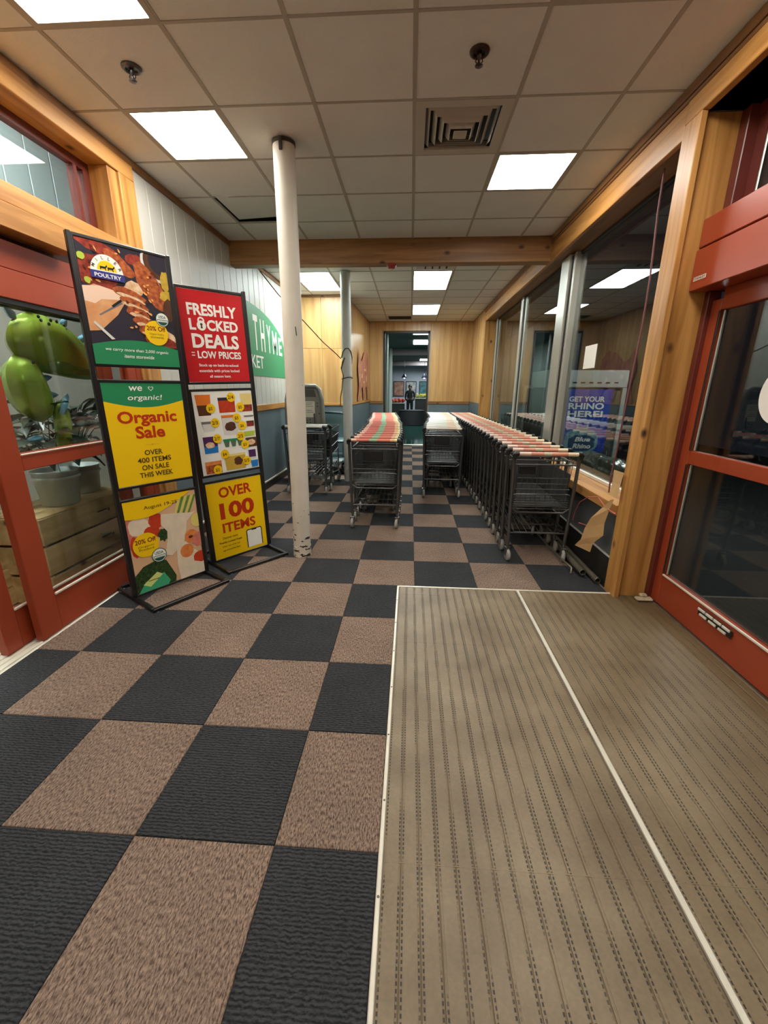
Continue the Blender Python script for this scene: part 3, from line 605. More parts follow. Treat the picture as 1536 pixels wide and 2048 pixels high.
for k in range(3): part('slot_bar', bbox(-.115+k*.08, -.055+k*.08, -.014, -.006, .004, .018, b=.002), M_strip, lt)
stk = root('round_sticker', (1.826, 2.225, 1.36), 'round white sticker on the red glass door', 'sticker'); stk.rotation_euler.z = -math.pi/2
part('sticker_disc', MB().prism([(.135*math.cos(a*.1745), .125+.145*math.sin(a*.1745)) for a in range(36)], -.0012, .0008, 'xz'), mat('sticker_white', (226, 220, 208), .5), stk)
nm = root('name_plate', (1.694, 2.845, 2.135), 'small white lettered plate on the red door header', 'name plate'); nm.rotation_euler.z = -math.pi/2
part('plate', box(-.055, .055, -.0012, 0, 0, .022), mat('plate_cream', (214, 196, 176), .5), nm); letters(nm, 'STANLEY', mat('ink_brown', (96, 40, 30), .6), 0, .005, y=-.002, width=.1, height=.013, bold=.02)
ps = root('paper_notice', (1.786, 4.52, 1.715), 'blank white paper sheet taped to the window', 'paper'); ps.rotation_euler.z = -math.pi/2
part('sheet', MB().bbox(-.14, .14, -.001, .001, 0, .22, b=.0004), mat('paper_white', (236, 230, 216), .7), ps)

# ------------------------------------------------------------------ poster stands
class Print:
    """flat print on a board: thin shapes laid over one another, each a sub-part"""
    def __init__(s, parent, w_, h): s.p = parent; s.w = w_/2; s.h = h; s.d = {}; s.k = 0
    def poly(s, pts, m, name='printed_shape'):
        s.k += 1; y = -.0012-.00012*s.k
        pts = [(max(-s.w, min(s.w, x)), max(0, min(s.h, z))) for x, z in pts]
        part(name, MB().add([(x, y, z) for x, z in pts], [tuple(range(len(pts)))]), m, s.p)
    def disc(s, x, z, r, m, n=24, name='printed_shape', rz=None, rot=0):
        rz = rz or r; c_, s_ = math.cos(rot), math.sin(rot)
        s.poly([(x+r*math.cos(a)*c_-rz*math.sin(a)*s_, z+r*math.cos(a)*s_+rz*math.sin(a)*c_) for a in [2*math.pi*k/n for k in range(n)]], m, name)
    def blob(s, x, z, rx, rz, m, rot=0, n=16, j=.12, name='printed_picture'):
        rnd = random.Random(int(x*1000)+int(z*777)+n); c_, s_ = math.cos(rot), math.sin(rot); pts = []
        for k in range(n):
            a = 2*math.pi*k/n; q = 1+rnd.uniform(-j, j); pts.append((x+rx*q*math.cos(a)*c_-rz*q*math.sin(a)*s_, z+rx*q*math.cos(a)*s_+rz*q*math.sin(a)*c_))
        s.poly(pts, m, name)
    def rect(s, x0, x1, z0, z1, m, name='printed_shape'): s.poly([(x0, z0), (x1, z0), (x1, z1), (x0, z1)], m, name)
    def text(s, t, m, x, z, **k):
        s.k += 2; return letters(s.p, t, m, x, z, y=-.0012-.00012*s.k, **k)
    def done(s):
        pass
P_ = lambda n, c, **k: mat('print_'+n, c, .5, spec=.3, **k)
c_navy = P_('navy', (46, 42, 54)); c_meat = P_('meat', (206, 112, 56), var=.5, vscale=38, col2=(120, 44, 22)); c_meat2 = P_('meat_red', (178, 70, 46), var=.4, vscale=30, col2=(104, 30, 24))
c_cut = P_('meat_pale', (240, 214, 180), var=.2, vscale=30, col2=(214, 160, 110)); c_board = P_('board', (226, 170, 118), var=.2, vscale=10, col2=(206, 136, 86)); c_hand = P_('skin', (240, 206, 178))
c_grn = P_('green', (38, 132, 84)); c_yel = P_('yellow', (246, 200, 6)); c_red = P_('red', (196, 26, 30)); c_dred = P_('text_red', (190, 52, 14)); c_wht = P_('white', (244, 242, 234)); c_ink = P_('ink', (74, 56, 26)); c_blue = P_('blue', (52, 56, 128))
c_pot = P_('potato', (214, 176, 60), var=.3, vscale=40); c_brn = P_('brown', (96, 58, 36), var=.3, vscale=20); c_lime = P_('lime', (178, 196, 70)); c_steel = P_('grey', (120, 110, 108)); c_blk = P_('black', (28, 28, 28)); c_dgrn = P_('dark_green', (24, 84, 72))
c_maroon = P_('maroon', (122, 22, 10)); c_bag = P_('bag', (232, 214, 186), var=.12, vscale=18); c_table = P_('table', (222, 178, 138), var=.12, vscale=6); c_tom = P_('tomato', (206, 66, 34), var=.3, vscale=30); c_leek = P_('leek', (110, 150, 66), var=.4, vscale=40); c_leaf = P_('leaf', (58, 86, 40), var=.6, vscale=60, col2=(22, 36, 18)); c_peach = P_('peach', (226, 150, 72), var=.3, vscale=25, col2=(214, 110, 60)); c_lem = P_('lemon', (224, 206, 110)); c_pink = P_('pink', (226, 130, 110), var=.3, vscale=20); c_tag = P_('tag', (212, 222, 130)); c_teal = P_('teal', (64, 168, 120)); c_orange = P_('orange', (226, 120, 40)); c_cream = P_('cream', (232, 208, 130)); c_purple = P_('purple', (76, 40, 88)); c_sky = P_('sky', (40, 120, 190)); c_pale = P_('pale', (216, 214, 206)); c_gold = P_('gold', (200, 164, 60)); c_slate = P_('slate', (88, 112, 88))
c_glaze = P_('glaze', (240, 168, 96)); c_char = P_('char', (92, 34, 18))
def usda(p, x, z, r):
    p.disc(x, z, r, c_dgrn); p.disc(x, z, r*.9, c_wht)
    p.poly([(x+r*.82*math.cos(a), z+r*.82*math.sin(a)) for a in [math.pi+math.pi*k/14 for k in range(15)]], c_dgrn)
    p.rect(x-r*.72, x+r*.72, z-r*.32, z-r*.08, c_wht)
    p.text('USDA', c_dgrn, x, z+r*.16, width=r*1.15, height=r*.42, bold=.02); p.text('ORGANIC', c_dgrn, x, z-r*.28, width=r*1.2, height=r*.15)
def badge(p, x, z, r, sub):
    p.disc(x, z, r, c_yel); p.text('20% Off', c_maroon, x, z+r*.18, width=r*1.62, height=r*.38, bold=.02)
    for k, t in enumerate(sub): p.text(t, c_ink, x, z-r*(.16+.27*k), width=r*(1.25-.1*k), height=r*.2)

def poster_poultry(b):
    p = Print(b, .54, .70); p.rect(-.27, .27, 0, .7, c_navy, 'printed_picture')
    p.blob(-.15, .67, .13, .035, c_meat2, -.25); p.blob(-.17, .53, .115, .10, c_meat2, .2); p.blob(-.03, .60, .10, .04, c_meat, -.7); p.blob(.06, .64, .05, .035, c_meat2)
    p.disc(.22, .655, .12, c_pale, name='printed_picture'); p.disc(.225, .66, .108, c_brn, name='printed_picture'); p.disc(.235, .665, .085, c_navy, name='printed_picture')
    p.blob(.03, .47, .06, .045, c_cut, .1); p.blob(.145, .50, .155, .068, c_meat, -1.05, j=.06); p.blob(.20, .42, .07, .035, c_meat, -1)
    p.blob(.245, .55, .035, .06, c_pot); p.blob(.24, .46, .045, .03, c_pot, .3); p.blob(.25, .37, .04, .07, c_brn)
    p.poly([(-.27, .42), (-.2, .46), (-.08, .44), (-.02, .40), (-.09, .30), (-.2, .20), (-.27, .19)], c_board, 'printed_picture')
    p.poly([(-.27, .44), (-.17, .455), (-.03, .425), (-.06, .39), (-.17, .38), (-.21, .35), (-.27, .36)], c_hand, 'printed_picture')
    p.poly([(-.2, .29), (-.19, .285), (-.05, .37), (-.06, .38)], c_steel, 'printed_picture'); p.poly([(-.12, .35), (-.11, .34), (-.03, .40), (-.04, .41)], c_blk, 'printed_picture')
    for k in range(6):
        t = k/5; x, z = -.0+.10*t, .43-.26*t
        p.blob(x, z, .10-.012*k, .032, c_meat, -.25, j=.1); p.blob(x+.008, z-.018, .09-.012*k, .013, c_cut, -.25, j=.15)
    p.blob(.20, .20, .11, .035, c_cut, -.4); p.blob(.18, .17, .12, .03, c_meat2, -.3); p.poly([(-.24, .24), (-.23, .25), (-.13, .155), (-.15, .15)], c_pale, 'printed_picture')
    p.blob(-.245, .60, .02, .02, c_lime, 0, 10); p.blob(-.23, .475, .018, .02, c_lime, 0, 10)
    rn = random.Random(4)
    for (bx, bz, sx_, sz_, n_) in ((-.17, .53, .08, .06, 10), (.145, .50, .05, .11, 16), (.05, .30, .08, .10, 12), (-.1, .66, .09, .02, 6), (.19, .18, .06, .02, 5)):
        for k in range(n_): p.blob(bx+rn.uniform(-sx_, sx_), bz+rn.uniform(-sz_, sz_), rn.uniform(.006, .016), rn.uniform(.003, .007), (c_glaze, c_char)[k % 2], rn.uniform(-1.2, .3), 8, .25)
    p.poly([(-.27, 0), (.27, 0), (.27, .115)]+[(.27-.54*k/16, .115+.04*math.sin(math.pi*k/16)) for k in range(1, 17)], c_grn)
    p.text('we carry more than 2,000 organic', c_wht, .0, .085, width=.40, height=.024, bold=.006, shear=.2); p.text('items storewide', c_wht, .0, .045, width=.19, height=.022, bold=.006, shear=.2)
    x, z, r = -.115, .53, .092
    p.poly([(x+r*math.cos(a), z+r*1.1*math.sin(a)) for a in [math.pi*k/20 for k in range(21)]], c_wht, 'printed_logo')
    p.poly([(x+.055*math.cos(a), z+.012+.055*math.sin(a)) for a in [math.pi*k/16 for k in range(17)]], c_yel, 'printed_logo')
    for dx in (-.02, .022):
        p.poly([(x+dx-.018, z+.016), (x+dx-.018, z+.034), (x+dx+.012, z+.034), (x+dx+.02, z+.046), (x+dx+.024, z+.036), (x+dx+.014, z+.026), (x+dx+.014, z+.012), (x+dx+.01, z+.012), (x+dx+.008, z+.022), (x+dx-.012, z+.022), (x+dx-.014, z+.012)], c_blk, 'printed_logo')
    for k, ch in enumerate('MILLER'):
        a = math.radians(155-k*26); p.text(ch, c_ink, x+.074*math.cos(a), z+.078*math.sin(a)-.004, height=.018, rot=a-math.pi/2, bold=.01)
    p.rect(x-.095, x+.095, z-.036, z+.006, c_blue, 'printed_logo'); p.text('POULTRY', c_wht, x, z-.027, width=.15, height=.022, bold=.02)
    badge(p, .135, .215, .078, ('Organic Poultry', 'storewide')); usda(p, .185, .305, .045); p.done()
def poster_organic(b):
    p = Print(b, .54, .70); p.rect(-.27, .27, 0, .7, c_yel)
    p.poly([(.27, .70), (-.27, .70), (-.27, .575)]+[(-.27+.54*k/16, .575-.045*math.sin(math.pi*k/16)) for k in range(1, 17)], c_grn)
    p.text('we', c_wht, -.055, .64, width=.085, height=.03, bold=.01, shear=.15)
    hx, hz = .045, .655; p.poly([(hx+.0016*16*math.sin(t)**3*.7, hz+.0011*(13*math.cos(t)-5*math.cos(2*t)-2*math.cos(3*t)-math.cos(4*t))) for t in [2*math.pi*k/28 for k in range(28)]], c_wht)
    p.poly([(hx+.0016*16*math.sin(t)**3*.5, hz+.0008*(13*math.cos(t)-5*math.cos(2*t)-2*math.cos(3*t)-math.cos(4*t))) for t in [2*math.pi*k/28 for k in range(28)]], c_grn)
    p.text('organic!', c_wht, .0, .58, width=.23, height=.045, bold=.01, shear=.15)
    p.text('Organic', c_dred, .0, .43, width=.40, height=.105, bold=.03); p.text('Sale', c_dred, .0, .325, width=.20, height=.085, bold=.03)
    p.rect(-.05, .05, .275, .277, c_gold); p.disc(0, .276, .006, c_gold, 8)
    for k, (t, w_) in enumerate((('OVER', .125), ('400 ITEMS', .235), ('ON SALE', .19), ('THIS WEEK', .235))): p.text(t, c_ink, 0, .205-.052*k, width=w_, height=.036, bold=.015)
    p.done()
def poster_produce(b):
    p = Print(b, .54, .70); p.rect(-.27, .27, 0, .7, c_table, 'printed_picture')
    p.blob(-.25, .48, .05, .1, c_pink); p.blob(-.23, .36, .03, .08, c_tom); p.blob(-.18, .50, .08, .07, c_bag, j=.1); p.blob(-.1, .44, .06, .05, c_tom, j=.05); p.blob(-.06, .52, .055, .06, c_tom, j=.05); p.blob(-.02, .40, .04, .05, c_leaf, j=.2)
    for k in range(6): p.poly([(.06+.022*k, .49), (.075+.022*k, .49), (.15+.025*k, .66), (.125+.025*k, .66)], c_leek if k % 2 else c_lem, 'printed_picture')
    p.poly([(-.02, .56), (.05, .55), (.22, .52), (.25, .53), (.17, .46), (.15, .36), (.12, .29), (.02, .22), (-.03, .24), (.0, .34), (.01, .42), (-.03, .48)], c_bag, 'printed_picture')
    p.disc(.25, .45, .05, c_lem, name='printed_picture', rz=.055); p.disc(.19, .33, .055, c_peach, name='printed_picture'); p.disc(.185, .325, .02, c_brn, 10, 'printed_picture', rz=.012); p.blob(.25, .29, .06, .06, c_pink)
    p.poly([(.07, .29), (.14, .30), (.2, .22), (.27, .14), (.27, 0), (.06, 0), (.05, .14), (.06, .24)], c_bag, 'printed_picture'); p.disc(.14, .22, .055, c_peach, name='printed_picture'); p.blob(.24, .14, .055, .05, c_tom, j=.05)
    p.poly([(.06, .22), (.12, .15), (.27, .08), (.27, 0), (.06, 0)], c_bag, 'printed_picture')
    p.poly([(-.27, .14), (-.2, .2), (-.09, .225), (-.03, .2), (.03, .05), (.02, 0), (-.27, 0)], c_leaf, 'printed_picture')
    p.poly([(-.26, .0), (-.2, .08), (-.06, .11), (-.02, .03), (-.04, 0)], c_teal, 'printed_picture'); p.poly([(-.22, .06), (-.11, .13), (-.07, .1), (-.17, .03)], c_tag, 'printed_picture'); p.rect(-.18, -.1, .075, .08, c_ink, 'printed_picture')
    p.poly([(-.27, .70), (-.27, .575)]+[(-.27+.54*k/16, .575-.02*math.sin(math.pi*k/10)+.12*(k/16)**2.2) for k in range(1, 17)]+[(.27, .70)], c_yel)
    p.text('August 19-25', c_ink, -.01, .622, width=.245, height=.033, bold=.012)
    badge(p, -.155, .36, .092, ('Organic', 'Produce')); usda(p, -.075, .255, .055); p.done()
def poster_locked(b):
    p = Print(b, .53, .67); p.rect(-.265, .265, 0, .67, c_red)
    p.text('FRESHLY', c_wht, 0, .50, width=.40, height=.085, bold=.035)
    p.text('L', c_wht, -.172, .395, width=.05, height=.08, bold=.035); p.text('CKED', c_wht, .07, .395, width=.26, height=.08, bold=.035)
    lx, lz = -.103, .43; p.disc(lx, lz+.03, .027, c_wht); p.disc(lx, lz+.03, .015, c_red); p.disc(lx, lz-.005, .036, c_wht); p.disc(lx, lz+.003, .010, c_ink, 12); p.poly([(lx-.004, lz), (lx+.004, lz), (lx+.009, lz-.025), (lx-.009, lz-.025)], c_ink)
    p.text('DEALS', c_wht, 0, .268, width=.385, height=.105, bold=.035)
    p.rect(-.21, -.185, .225, .232, c_wht); p.rect(-.21, -.185, .205, .212, c_wht); p.text('LOW PRICES', c_wht, .018, .19, width=.365, height=.055, bold=.03)
    for k, (t, w_) in enumerate((('Stock up on back-to-school', .33), ('essentials with prices locked', .34), ('all season long.', .18))): p.text(t, c_wht, 0, .128-.042*k, width=w_, height=.027, bold=.02)
    p.done()
def poster_products(b):
    p = Print(b, .53, .68); p.rect(-.265, .265, 0, .68, c_wht)
    q = lambda u, v: (-.265+.53*u, .68*(1-v))
    def bag(u0, u1, v0, v1, m, m2=None, split=.5, taper=.1):
        (x0, z1), (x1, z0) = q(u0, v0), q(u1, v1); d = (x1-x0)*taper; zm = z1+(z0-z1)*split
        p.poly([(x0, z1), (x1, z1), (x1-d, z0), (x0+d, z0)], m, 'printed_product')
        if m2: p.poly([(x0+d*.5, zm), (x1-d*.5, zm), (x1-d, z0), (x0+d, z0)], m2, 'printed_product')
    bag(.05, .29, .03, .27, c_orange, c_brn); bag(.40, .68, .07, .25, c_navy, c_tom, .2, .02); bag(.78, .98, .03, .25, c_cream, c_meat2, .62, .04)
    bag(.09, .32, .34, .46, c_steel, c_pale, .25, .15); bag(.42, .70, .28, .52, c_orange, c_pale, .14, .06); p.blob(*q(.56, .42), .05, .04, c_brn); bag(.80, .99, .30, .32, c_steel); bag(.84, .98, .37, .44, c_brn, c_meat2, .3, .04)
    bag(.08, .31, .52, .72, c_purple, c_sky, .6, .03); p.blob(*q(.18, .62), .04, .025, c_cut); bag(.40, .74, .57, .60, c_grn, None, .5, .02)
    for k in range(3): bag(.41+.115*k, .51+.115*k, .60, .67, c_slate, None, .5, .2)
    bag(.77, .98, .50, .56, c_lime); bag(.79, .99, .58, .70, c_brn, None, .5, 0); p.blob(*q(.89, .64), .04, .025, c_cut)
    bag(.06, .33, .82, .97, c_peach, c_meat, .3, .02); bag(.38, .76, .76, .96, c_cream, c_gold, .15, .05); p.blob(*q(.62, .86), .04, .035, c_brn); bag(.82, .95, .74, .86, c_purple, c_pale, .8, 0); bag(.84, .98, .88, .97, c_sky)
    for u, v, t in ((.27, .19, '$5'), (.62, .07, '2/4'), (.76, .19, '$5'), (.31, .36, '2/3'), (.68, .32, '$5'), (.76, .42, '$6'), (.31, .55, '2/7'), (.71, .55, '2/5'), (.77, .66, '$3'), (.40, .75, '$4'), (.25, .93, '$2'), (.77, .87, '5/5')):
        x, z = q(u, v); p.disc(x, z, .038, c_yel, 18, 'price_bubble'); p.text(t, c_ink, x-.003, z-.014, height=.03, bold=.02)
    p.done()
def poster_items(b):
    p = Print(b, .53, .70); p.rect(-.265, .265, 0, .7, c_yel)
    p.text('OVER', c_dred, 0, .565, width=.31, height=.095, bold=.03); p.text('100', c_dred, 0, .375, width=.33, height=.15, bold=.04); p.text('ITEMS', c_dred, 0, .245, width=.32, height=.09, bold=.03)
    for k, (t, w_, bo) in enumerate((('Discover more', .14, .01), ('Freshly Locked Deals', .215, .03), ('when you shop our', .17, 0), ('app and online flyer', .17, 0))): p.text(t, c_ink, -.10, .185-.037*k, width=w_, height=.022, bold=bo)
    p.poly([(.055, .04), (.215, .04), (.215, .20), (.205, .215), (.065, .215), (.055, .20)], c_blk, 'printed_phone'); p.poly([(.064, .04), (.206, .04), (.206, .198), (.198, .206), (.072, .206), (.064, .198)], c_wht, 'printed_phone'); p.rect(.11, .16, .198, .207, c_blk, 'printed_phone')
    p.done()

def board(r, w_, z0, z1, pw_, fn, lean, label):
    """poster in its own slim frame; parts hang straight on the stand"""
    c = w_/2; e = .012
    b = link('poster', MB().box(-pw_/2, pw_/2, -.001, .006, 0, z1-z0).mesh('poster', c_wht), r, (c+math.sin(lean)*z0, -.008, z0)); b.rotation_euler.y = lean; b['label'] = label
    fn(b)
    part('poster_rail', bbox(.026, w_-.026, -.014, .012, z1-.004, z1+.016), M_frame, r).rotation_euler.y = lean
    part('poster_rail', bbox(.026, w_-.026, -.014, .012, z0-.016, z0+.004), M_frame, r).rotation_euler.y = lean
    part('poster_rail', bbox(.02, c-pw_/2+.006, -.014, .012, z0-.014, z1+.014), M_frame, r).rotation_euler.y = lean
    part('poster_rail', bbox(c+pw_/2-.006, w_-.02, -.014, .012, z0-.014, z1+.014), M_frame, r).rotation_euler.y = lean
def poster_stand(pl, d, w_, top, label, rows, pw_, lean=0):
    ang = math.atan2(d[1], d[0]); r = root('poster_stand', (pl[0], pl[1], 0), label, 'poster stand', None, ang); dp = .30; t = .026
    for (x0, x1, y0, y1) in ((0, w_, -dp, -dp+.03), (0, w_, dp-.03, dp), (0, .03, -dp+.03, dp-.03), (w_-.03, w_, -dp+.03, dp-.03)): part('base_bar', bbox(x0, x1, y0, y1, .006, .032), M_frame, r)
    for x in (.03, w_-.03): part('rubber_foot', MB().lathe([(.012, -.002), (.012, .006)], 10, (x, -dp+.012, .004)), mat('foot_pale', (170, 166, 158), .5), r)
    part('post', bbox(0, t, -.016, .016, .032, top), M_frame, r).rotation_euler.y = lean; part('post', bbox(w_-t, w_, -.016, .016, .032, top), M_frame, r).rotation_euler.y = lean
    for z0, z1, fn, lb in rows: board(r, w_, z0, z1, pw_, fn, lean, lb)
    return r
d_ = Vector((.53, .848)).normalized()
poster_stand((-1.983-d_.x*.014, 2.597-d_.y*.014), d_, .602, 2.365, 'tall black poster stand with the poultry, organic sale and produce posters', (
    (.042, .742, poster_produce, 'produce poster with a yellow top and a discount badge'), (.843, 1.537, poster_organic, 'yellow and green organic sale poster'), (1.645, 2.345, poster_poultry, 'poster of sliced roast poultry with a green foot')), .54)
d_ = Vector((.63, .777)).normalized()
poster_stand((-1.70-d_.x*.028, 3.275-d_.y*.028), d_, .60, 2.245, 'tall black poster stand with red, white and yellow deal posters', (
    (.032, .732, poster_items, 'yellow poster with big dark red lettering'), (.797, 1.477, poster_products, 'white poster with a grid of small products and price bubbles'), (1.543, 2.213, poster_locked, 'red poster with bold white lettering')), .53, lean=-.028)

# ------------------------------------------------------------------ shopping carts
def handle_mat(name, stops):
    m = bpy.data.materials.new(name); m.use_nodes = True; nt = m.node_tree; N = nt.nodes; K = nt.links.new; b = N['Principled BSDF']; b.inputs['Roughness'].default_value = .35
    tc = N.new('ShaderNodeTexCoord'); sx = N.new('ShaderNodeSeparateXYZ'); K(tc.outputs['Object'], sx.inputs[0])
    mr = N.new('ShaderNodeMapRange'); mr.inputs[1].default_value = -.245; mr.inputs[2].default_value = .245; K(sx.outputs[0], mr.inputs[0])
    rp = N.new('ShaderNodeValToRGB'); rp.color_ramp.interpolation = 'CONSTANT'; e = rp.color_ramp.elements
    while len(e) < len(stops): e.new(.5)
    for k, (p, c) in enumerate(stops): e[k].position = p; e[k].color = L(*c)
    K(mr.outputs[0], rp.inputs[0]); K(rp.outputs[0], b.inputs['Base Color']); return m
H_red = handle_mat('handle_red_green', [(0, (238, 190, 170)), (.12, (220, 126, 112)), (.40, (156, 188, 154)), (.56, (222, 130, 110)), (.84, (238, 190, 150)), (.93, (240, 228, 170))])
H_pink = handle_mat('handle_pink', [(0, (238, 206, 190)), (.2, (222, 150, 130)), (.42, (206, 200, 170)), (.55, (228, 156, 130)), (.82, (242, 222, 190))])
H_white = handle_mat('handle_white', [(0, (236, 232, 218)), (.3, (226, 222, 206)), (.62, (236, 206, 180)), (.86, (244, 236, 214))])
H_chrome = mat('handle_chrome', (214, 212, 204), .3, metal=.3)
def wires(lines, r=.0028):
    mb = MB()
    for a, b_ in lines: mb.tube([a, b_], r, 4, caps=False)
    return mb
def lerp(a, b_, t): return tuple(x+(y_-x)*t for x, y_ in zip(a, b_))
def basket_mesh(wr_, wf_, z0r, z0f, z1r, z1f, y0, y1, ns, nb, bottom=True, name='basket'):
    """tapered wire basket, open at the back: ns uprights per side, nb across the front"""
    ln = []; RB = lambda s: (s*wr_/2, y0, z1r); FB = lambda s: (s*wf_/2, y1, z1f); RL = lambda s: (s*(wr_/2-.015), y0+.02, z0r); FL = lambda s: (s*(wf_/2-.015), y1-.03, z0f)
    for s in (-1, 1):
        for k in range(ns+1): t = k/ns; ln.append((lerp(RB(s), FB(s), t), lerp(RL(s), FL(s), t)))
        for t in (.33, .66): ln.append((lerp(RB(s), RL(s), t), lerp(FB(s), FL(s), t)))
        ln.append((RL(s), FL(s)))
    for k in range(nb+1):
        t = k/nb; ln.append((lerp(FB(-1), FB(1), t), lerp(FL(-1), FL(1), t)))
        if bottom: ln.append((lerp(RL(-1), RL(1), t), lerp(FL(-1), FL(1), t)))
    for t in (.33, .66, 1): ln.append((lerp(FB(-1), FL(-1), t), lerp(FB(1), FL(1), t)))
    if bottom:
        for t in (0, .25, .5, .75): ln.append((lerp(RL(-1), FL(-1), t), lerp(RL(1), FL(1), t)))
    mb = wires(ln); mb.tube([RB(-1), FB(-1), FB(1), RB(1)], .005, 6)
    return mb.mesh(name, M_cart)
caster_me = MB().bbox(-.022, -.017, -.028, .022, .05, .125, b=.002).bbox(.017, .022, -.028, .022, .05, .125, b=.002).bbox(-.024, .024, -.02, .025, .118, .13, b=.002).lathe([(.012, .128), (.012, .17), (.006, .172)], 10, (0, .005, 0)).mesh('caster', M_cart)
wheel_me = MB().lathe([(.0, -.016), (.022, -.016), (.024, -.011), (.048, -.015), (.056, -.009), (.056, .009), (.048, .015), (.024, .011), (.022, .016), (0, .016)], 18, (0, -.012, .057), 'x').mesh('wheel', M_rubber)
CM = {}
CM['basket'] = basket_mesh(.48, .37, .50, .56, .905, .93, .035, .80, 12, 8, name='upper_basket')
CM['rack'] = basket_mesh(.43, .33, .265, .31, .315, .36, .02, .80, 9, 7, name='lower_rack')
gl = [((-.215, .05, z), (.215, .05, z)) for z in (.56, .61, .66, .71, .76)]+[((x*.043, .05, .54), (x*.043, .035, .88)) for x in range(-5, 6)]
gm = wires(gl); gm.tube([(-.22, .05, .535), (.22, .05, .535), (.225, .035, .885), (-.225, .035, .885)], .0045, 6, closed=True); CM['gate'] = gm.mesh('rear_gate', M_cart)
CM['flapL'] = MB().bbox(-.21, -.07, .022, .034, .80, .87, b=.008).mesh('seat_flap', M_plas)
CM['mid'] = wires([((-.235+.0, .022, z), (.235, .022, z)) for z in (.49, .51, .53, .55, .57, .59)], .0032).tube([(-.24, .015, .615), (-.22, .005, .625), (.22, .005, .625), (.24, .015, .615)], .006, 6).tube([(-.235, .03, .665), (.235, .03, .665)], .005, 6).mesh('middle_rails', M_cart)
CM['flap'] = MB().bbox(-.12, .085, .022, .034, .755, .86, b=.008).bbox(-.13, .095, .03, .05, .73, .75, b=.005).mesh('seat_flap', M_plas)
CM['uprL'] = MB().tube([(-.272, -.035, .965), (-.270, -.01, .93), (-.262, .0, .60), (-.256, .008, .36), (-.25, .014, .2), (-.25, .014, .165)], .0155, 8).mesh('upright', M_cart)
CM['uprR'] = MB().tube([(.272, -.035, .965), (.270, -.01, .93), (.262, .0, .60), (.256, .008, .36), (.25, .014, .2), (.25, .014, .165)], .0155, 8).mesh('upright', M_cart)
CM['base'] = MB().tube([(-.252, .014, .27), (-.235, .2, .245), (-.19, .72, .19), (-.17, .80, .22), (.17, .80, .22), (.19, .72, .19), (.235, .2, .245), (.252, .014, .27)], .010, 7).tube([(-.25, .014, .265), (.25, .014, .265)], .006, 6).mesh('base_frame', M_cart)
CM['brace'] = MB().tube([(-.26, .005, .505), (-.2, .02, .455), (.2, .02, .455), (.26, .005, .505)], .009, 6).mesh('rear_brace', M_cart)
CM['bar'] = MB().tube([(-.265, .0, .885), (.265, .0, .885)], .007, 6).mesh('rear_bar', M_cart)
CM['front'] = MB().tube([(0, .79, .22), (0, .775, .56)], .008, 6).mesh('front_support', M_cart)
def liner(wr_, wf_, z0r, z0f, z1r, z1f, y0, y1, name):
    # dark plastic tub carried inside the wires, open at the top and back
    q = []; th = .003
    for d in (0, th):
        q += [(-wr_/2+d, y0, z1r), (wr_/2-d, y0, z1r), (wf_/2-d, y1-d, z1f), (-wf_/2+d, y1-d, z1f), (-wr_/2+.02+d, y0+.02, z0r+d), (wr_/2-.02-d, y0+.02, z0r+d), (wf_/2-.02-d, y1-.03-d, z0f+d), (-wf_/2+.02+d, y1-.03-d, z0f+d)]
    f = [(1, 2, 6, 5), (2, 3, 7, 6), (3, 0, 4, 7), (4, 5, 6, 7)]; f += [tuple(i+8 for i in reversed(k)) for k in f]
    f += [(1, 9, 10, 2), (2, 10, 11, 3), (3, 11, 8, 0), (0, 8, 12, 4), (4, 12, 13, 5), (5, 13, 9, 1)]
    return MB().add(q, f).mesh(name, M_liner)
M_liner = mat('cart_liner', (52, 53, 52), .45)
CM['liner'] = liner(.47, .36, .505, .565, .80, .83, .045, .79, 'basket_liner')
def hm(m): return MB().tube([(-.25, -.045, .985), (.25, -.045, .985)], .0165, 12).mesh('handle', m)
cap = lambda s: MB().tube([(s*.242, -.045, .985), (s*.262, -.045, .985), (s*.276, -.04, .972), (s*.274, -.033, .945)], [.021, .024, .022, .018], 8).bbox(s*.27-.016, s*.27+.016, -.06, -.015, .94, .975, b=.006).mesh('handle_cap', M_plas)
CM['capL'], CM['capR'] = cap(-1), cap(1)
HM = {k: hm(v) for k, v in dict(red=H_red, pink=H_pink, white=H_white, chrome=H_chrome).items()}
def make_cart(hk, gate):
    r = root('shopping_cart', (0, 0, 0), 'x', 'shopping cart')
    link('handle', HM[hk], r); link('handle_cap', CM['capL'], r); link('handle_cap', CM['capR'], r); link('upright', CM['uprL'], r); link('upright', CM['uprR'], r)
    link('upper_basket', CM['basket'], r); link('basket_liner', CM['liner'], r); link('lower_rack', CM['rack'], r); link('base_frame', CM['base'], r); link('rear_brace', CM['brace'], r); link('rear_bar', CM['bar'], r)
    if gate: link('rear_gate', CM['gate'], r); link('seat_flap', CM['flapL' if hk == 'pink' else 'flap'], r); link('middle_rails', CM['mid'], r); link('front_support', CM['front'], r, (-.17, 0, 0)); link('front_support', CM['front'], r, (.17, 0, 0))
    for (x, y_) in ((-.25, .014), (.25, .014), (-.185, .74), (.185, .74)):
        if y_ > .1 and not gate: continue
        c = link('caster', caster_me, r, (x, y_, 0)); link('wheel', wheel_me, c)
        c.rotation_euler.z = random.uniform(-.3, .3)
    return r
def path_at(path, y_):
    for (xa, ya), (xb, yb) in zip(path, path[1:]):
        if y_ <= yb: break
    t = (y_-ya)/(yb-ya); t = max(0, min(1, t)); s = t*t*(3-2*t); return xa+(xb-xa)*s
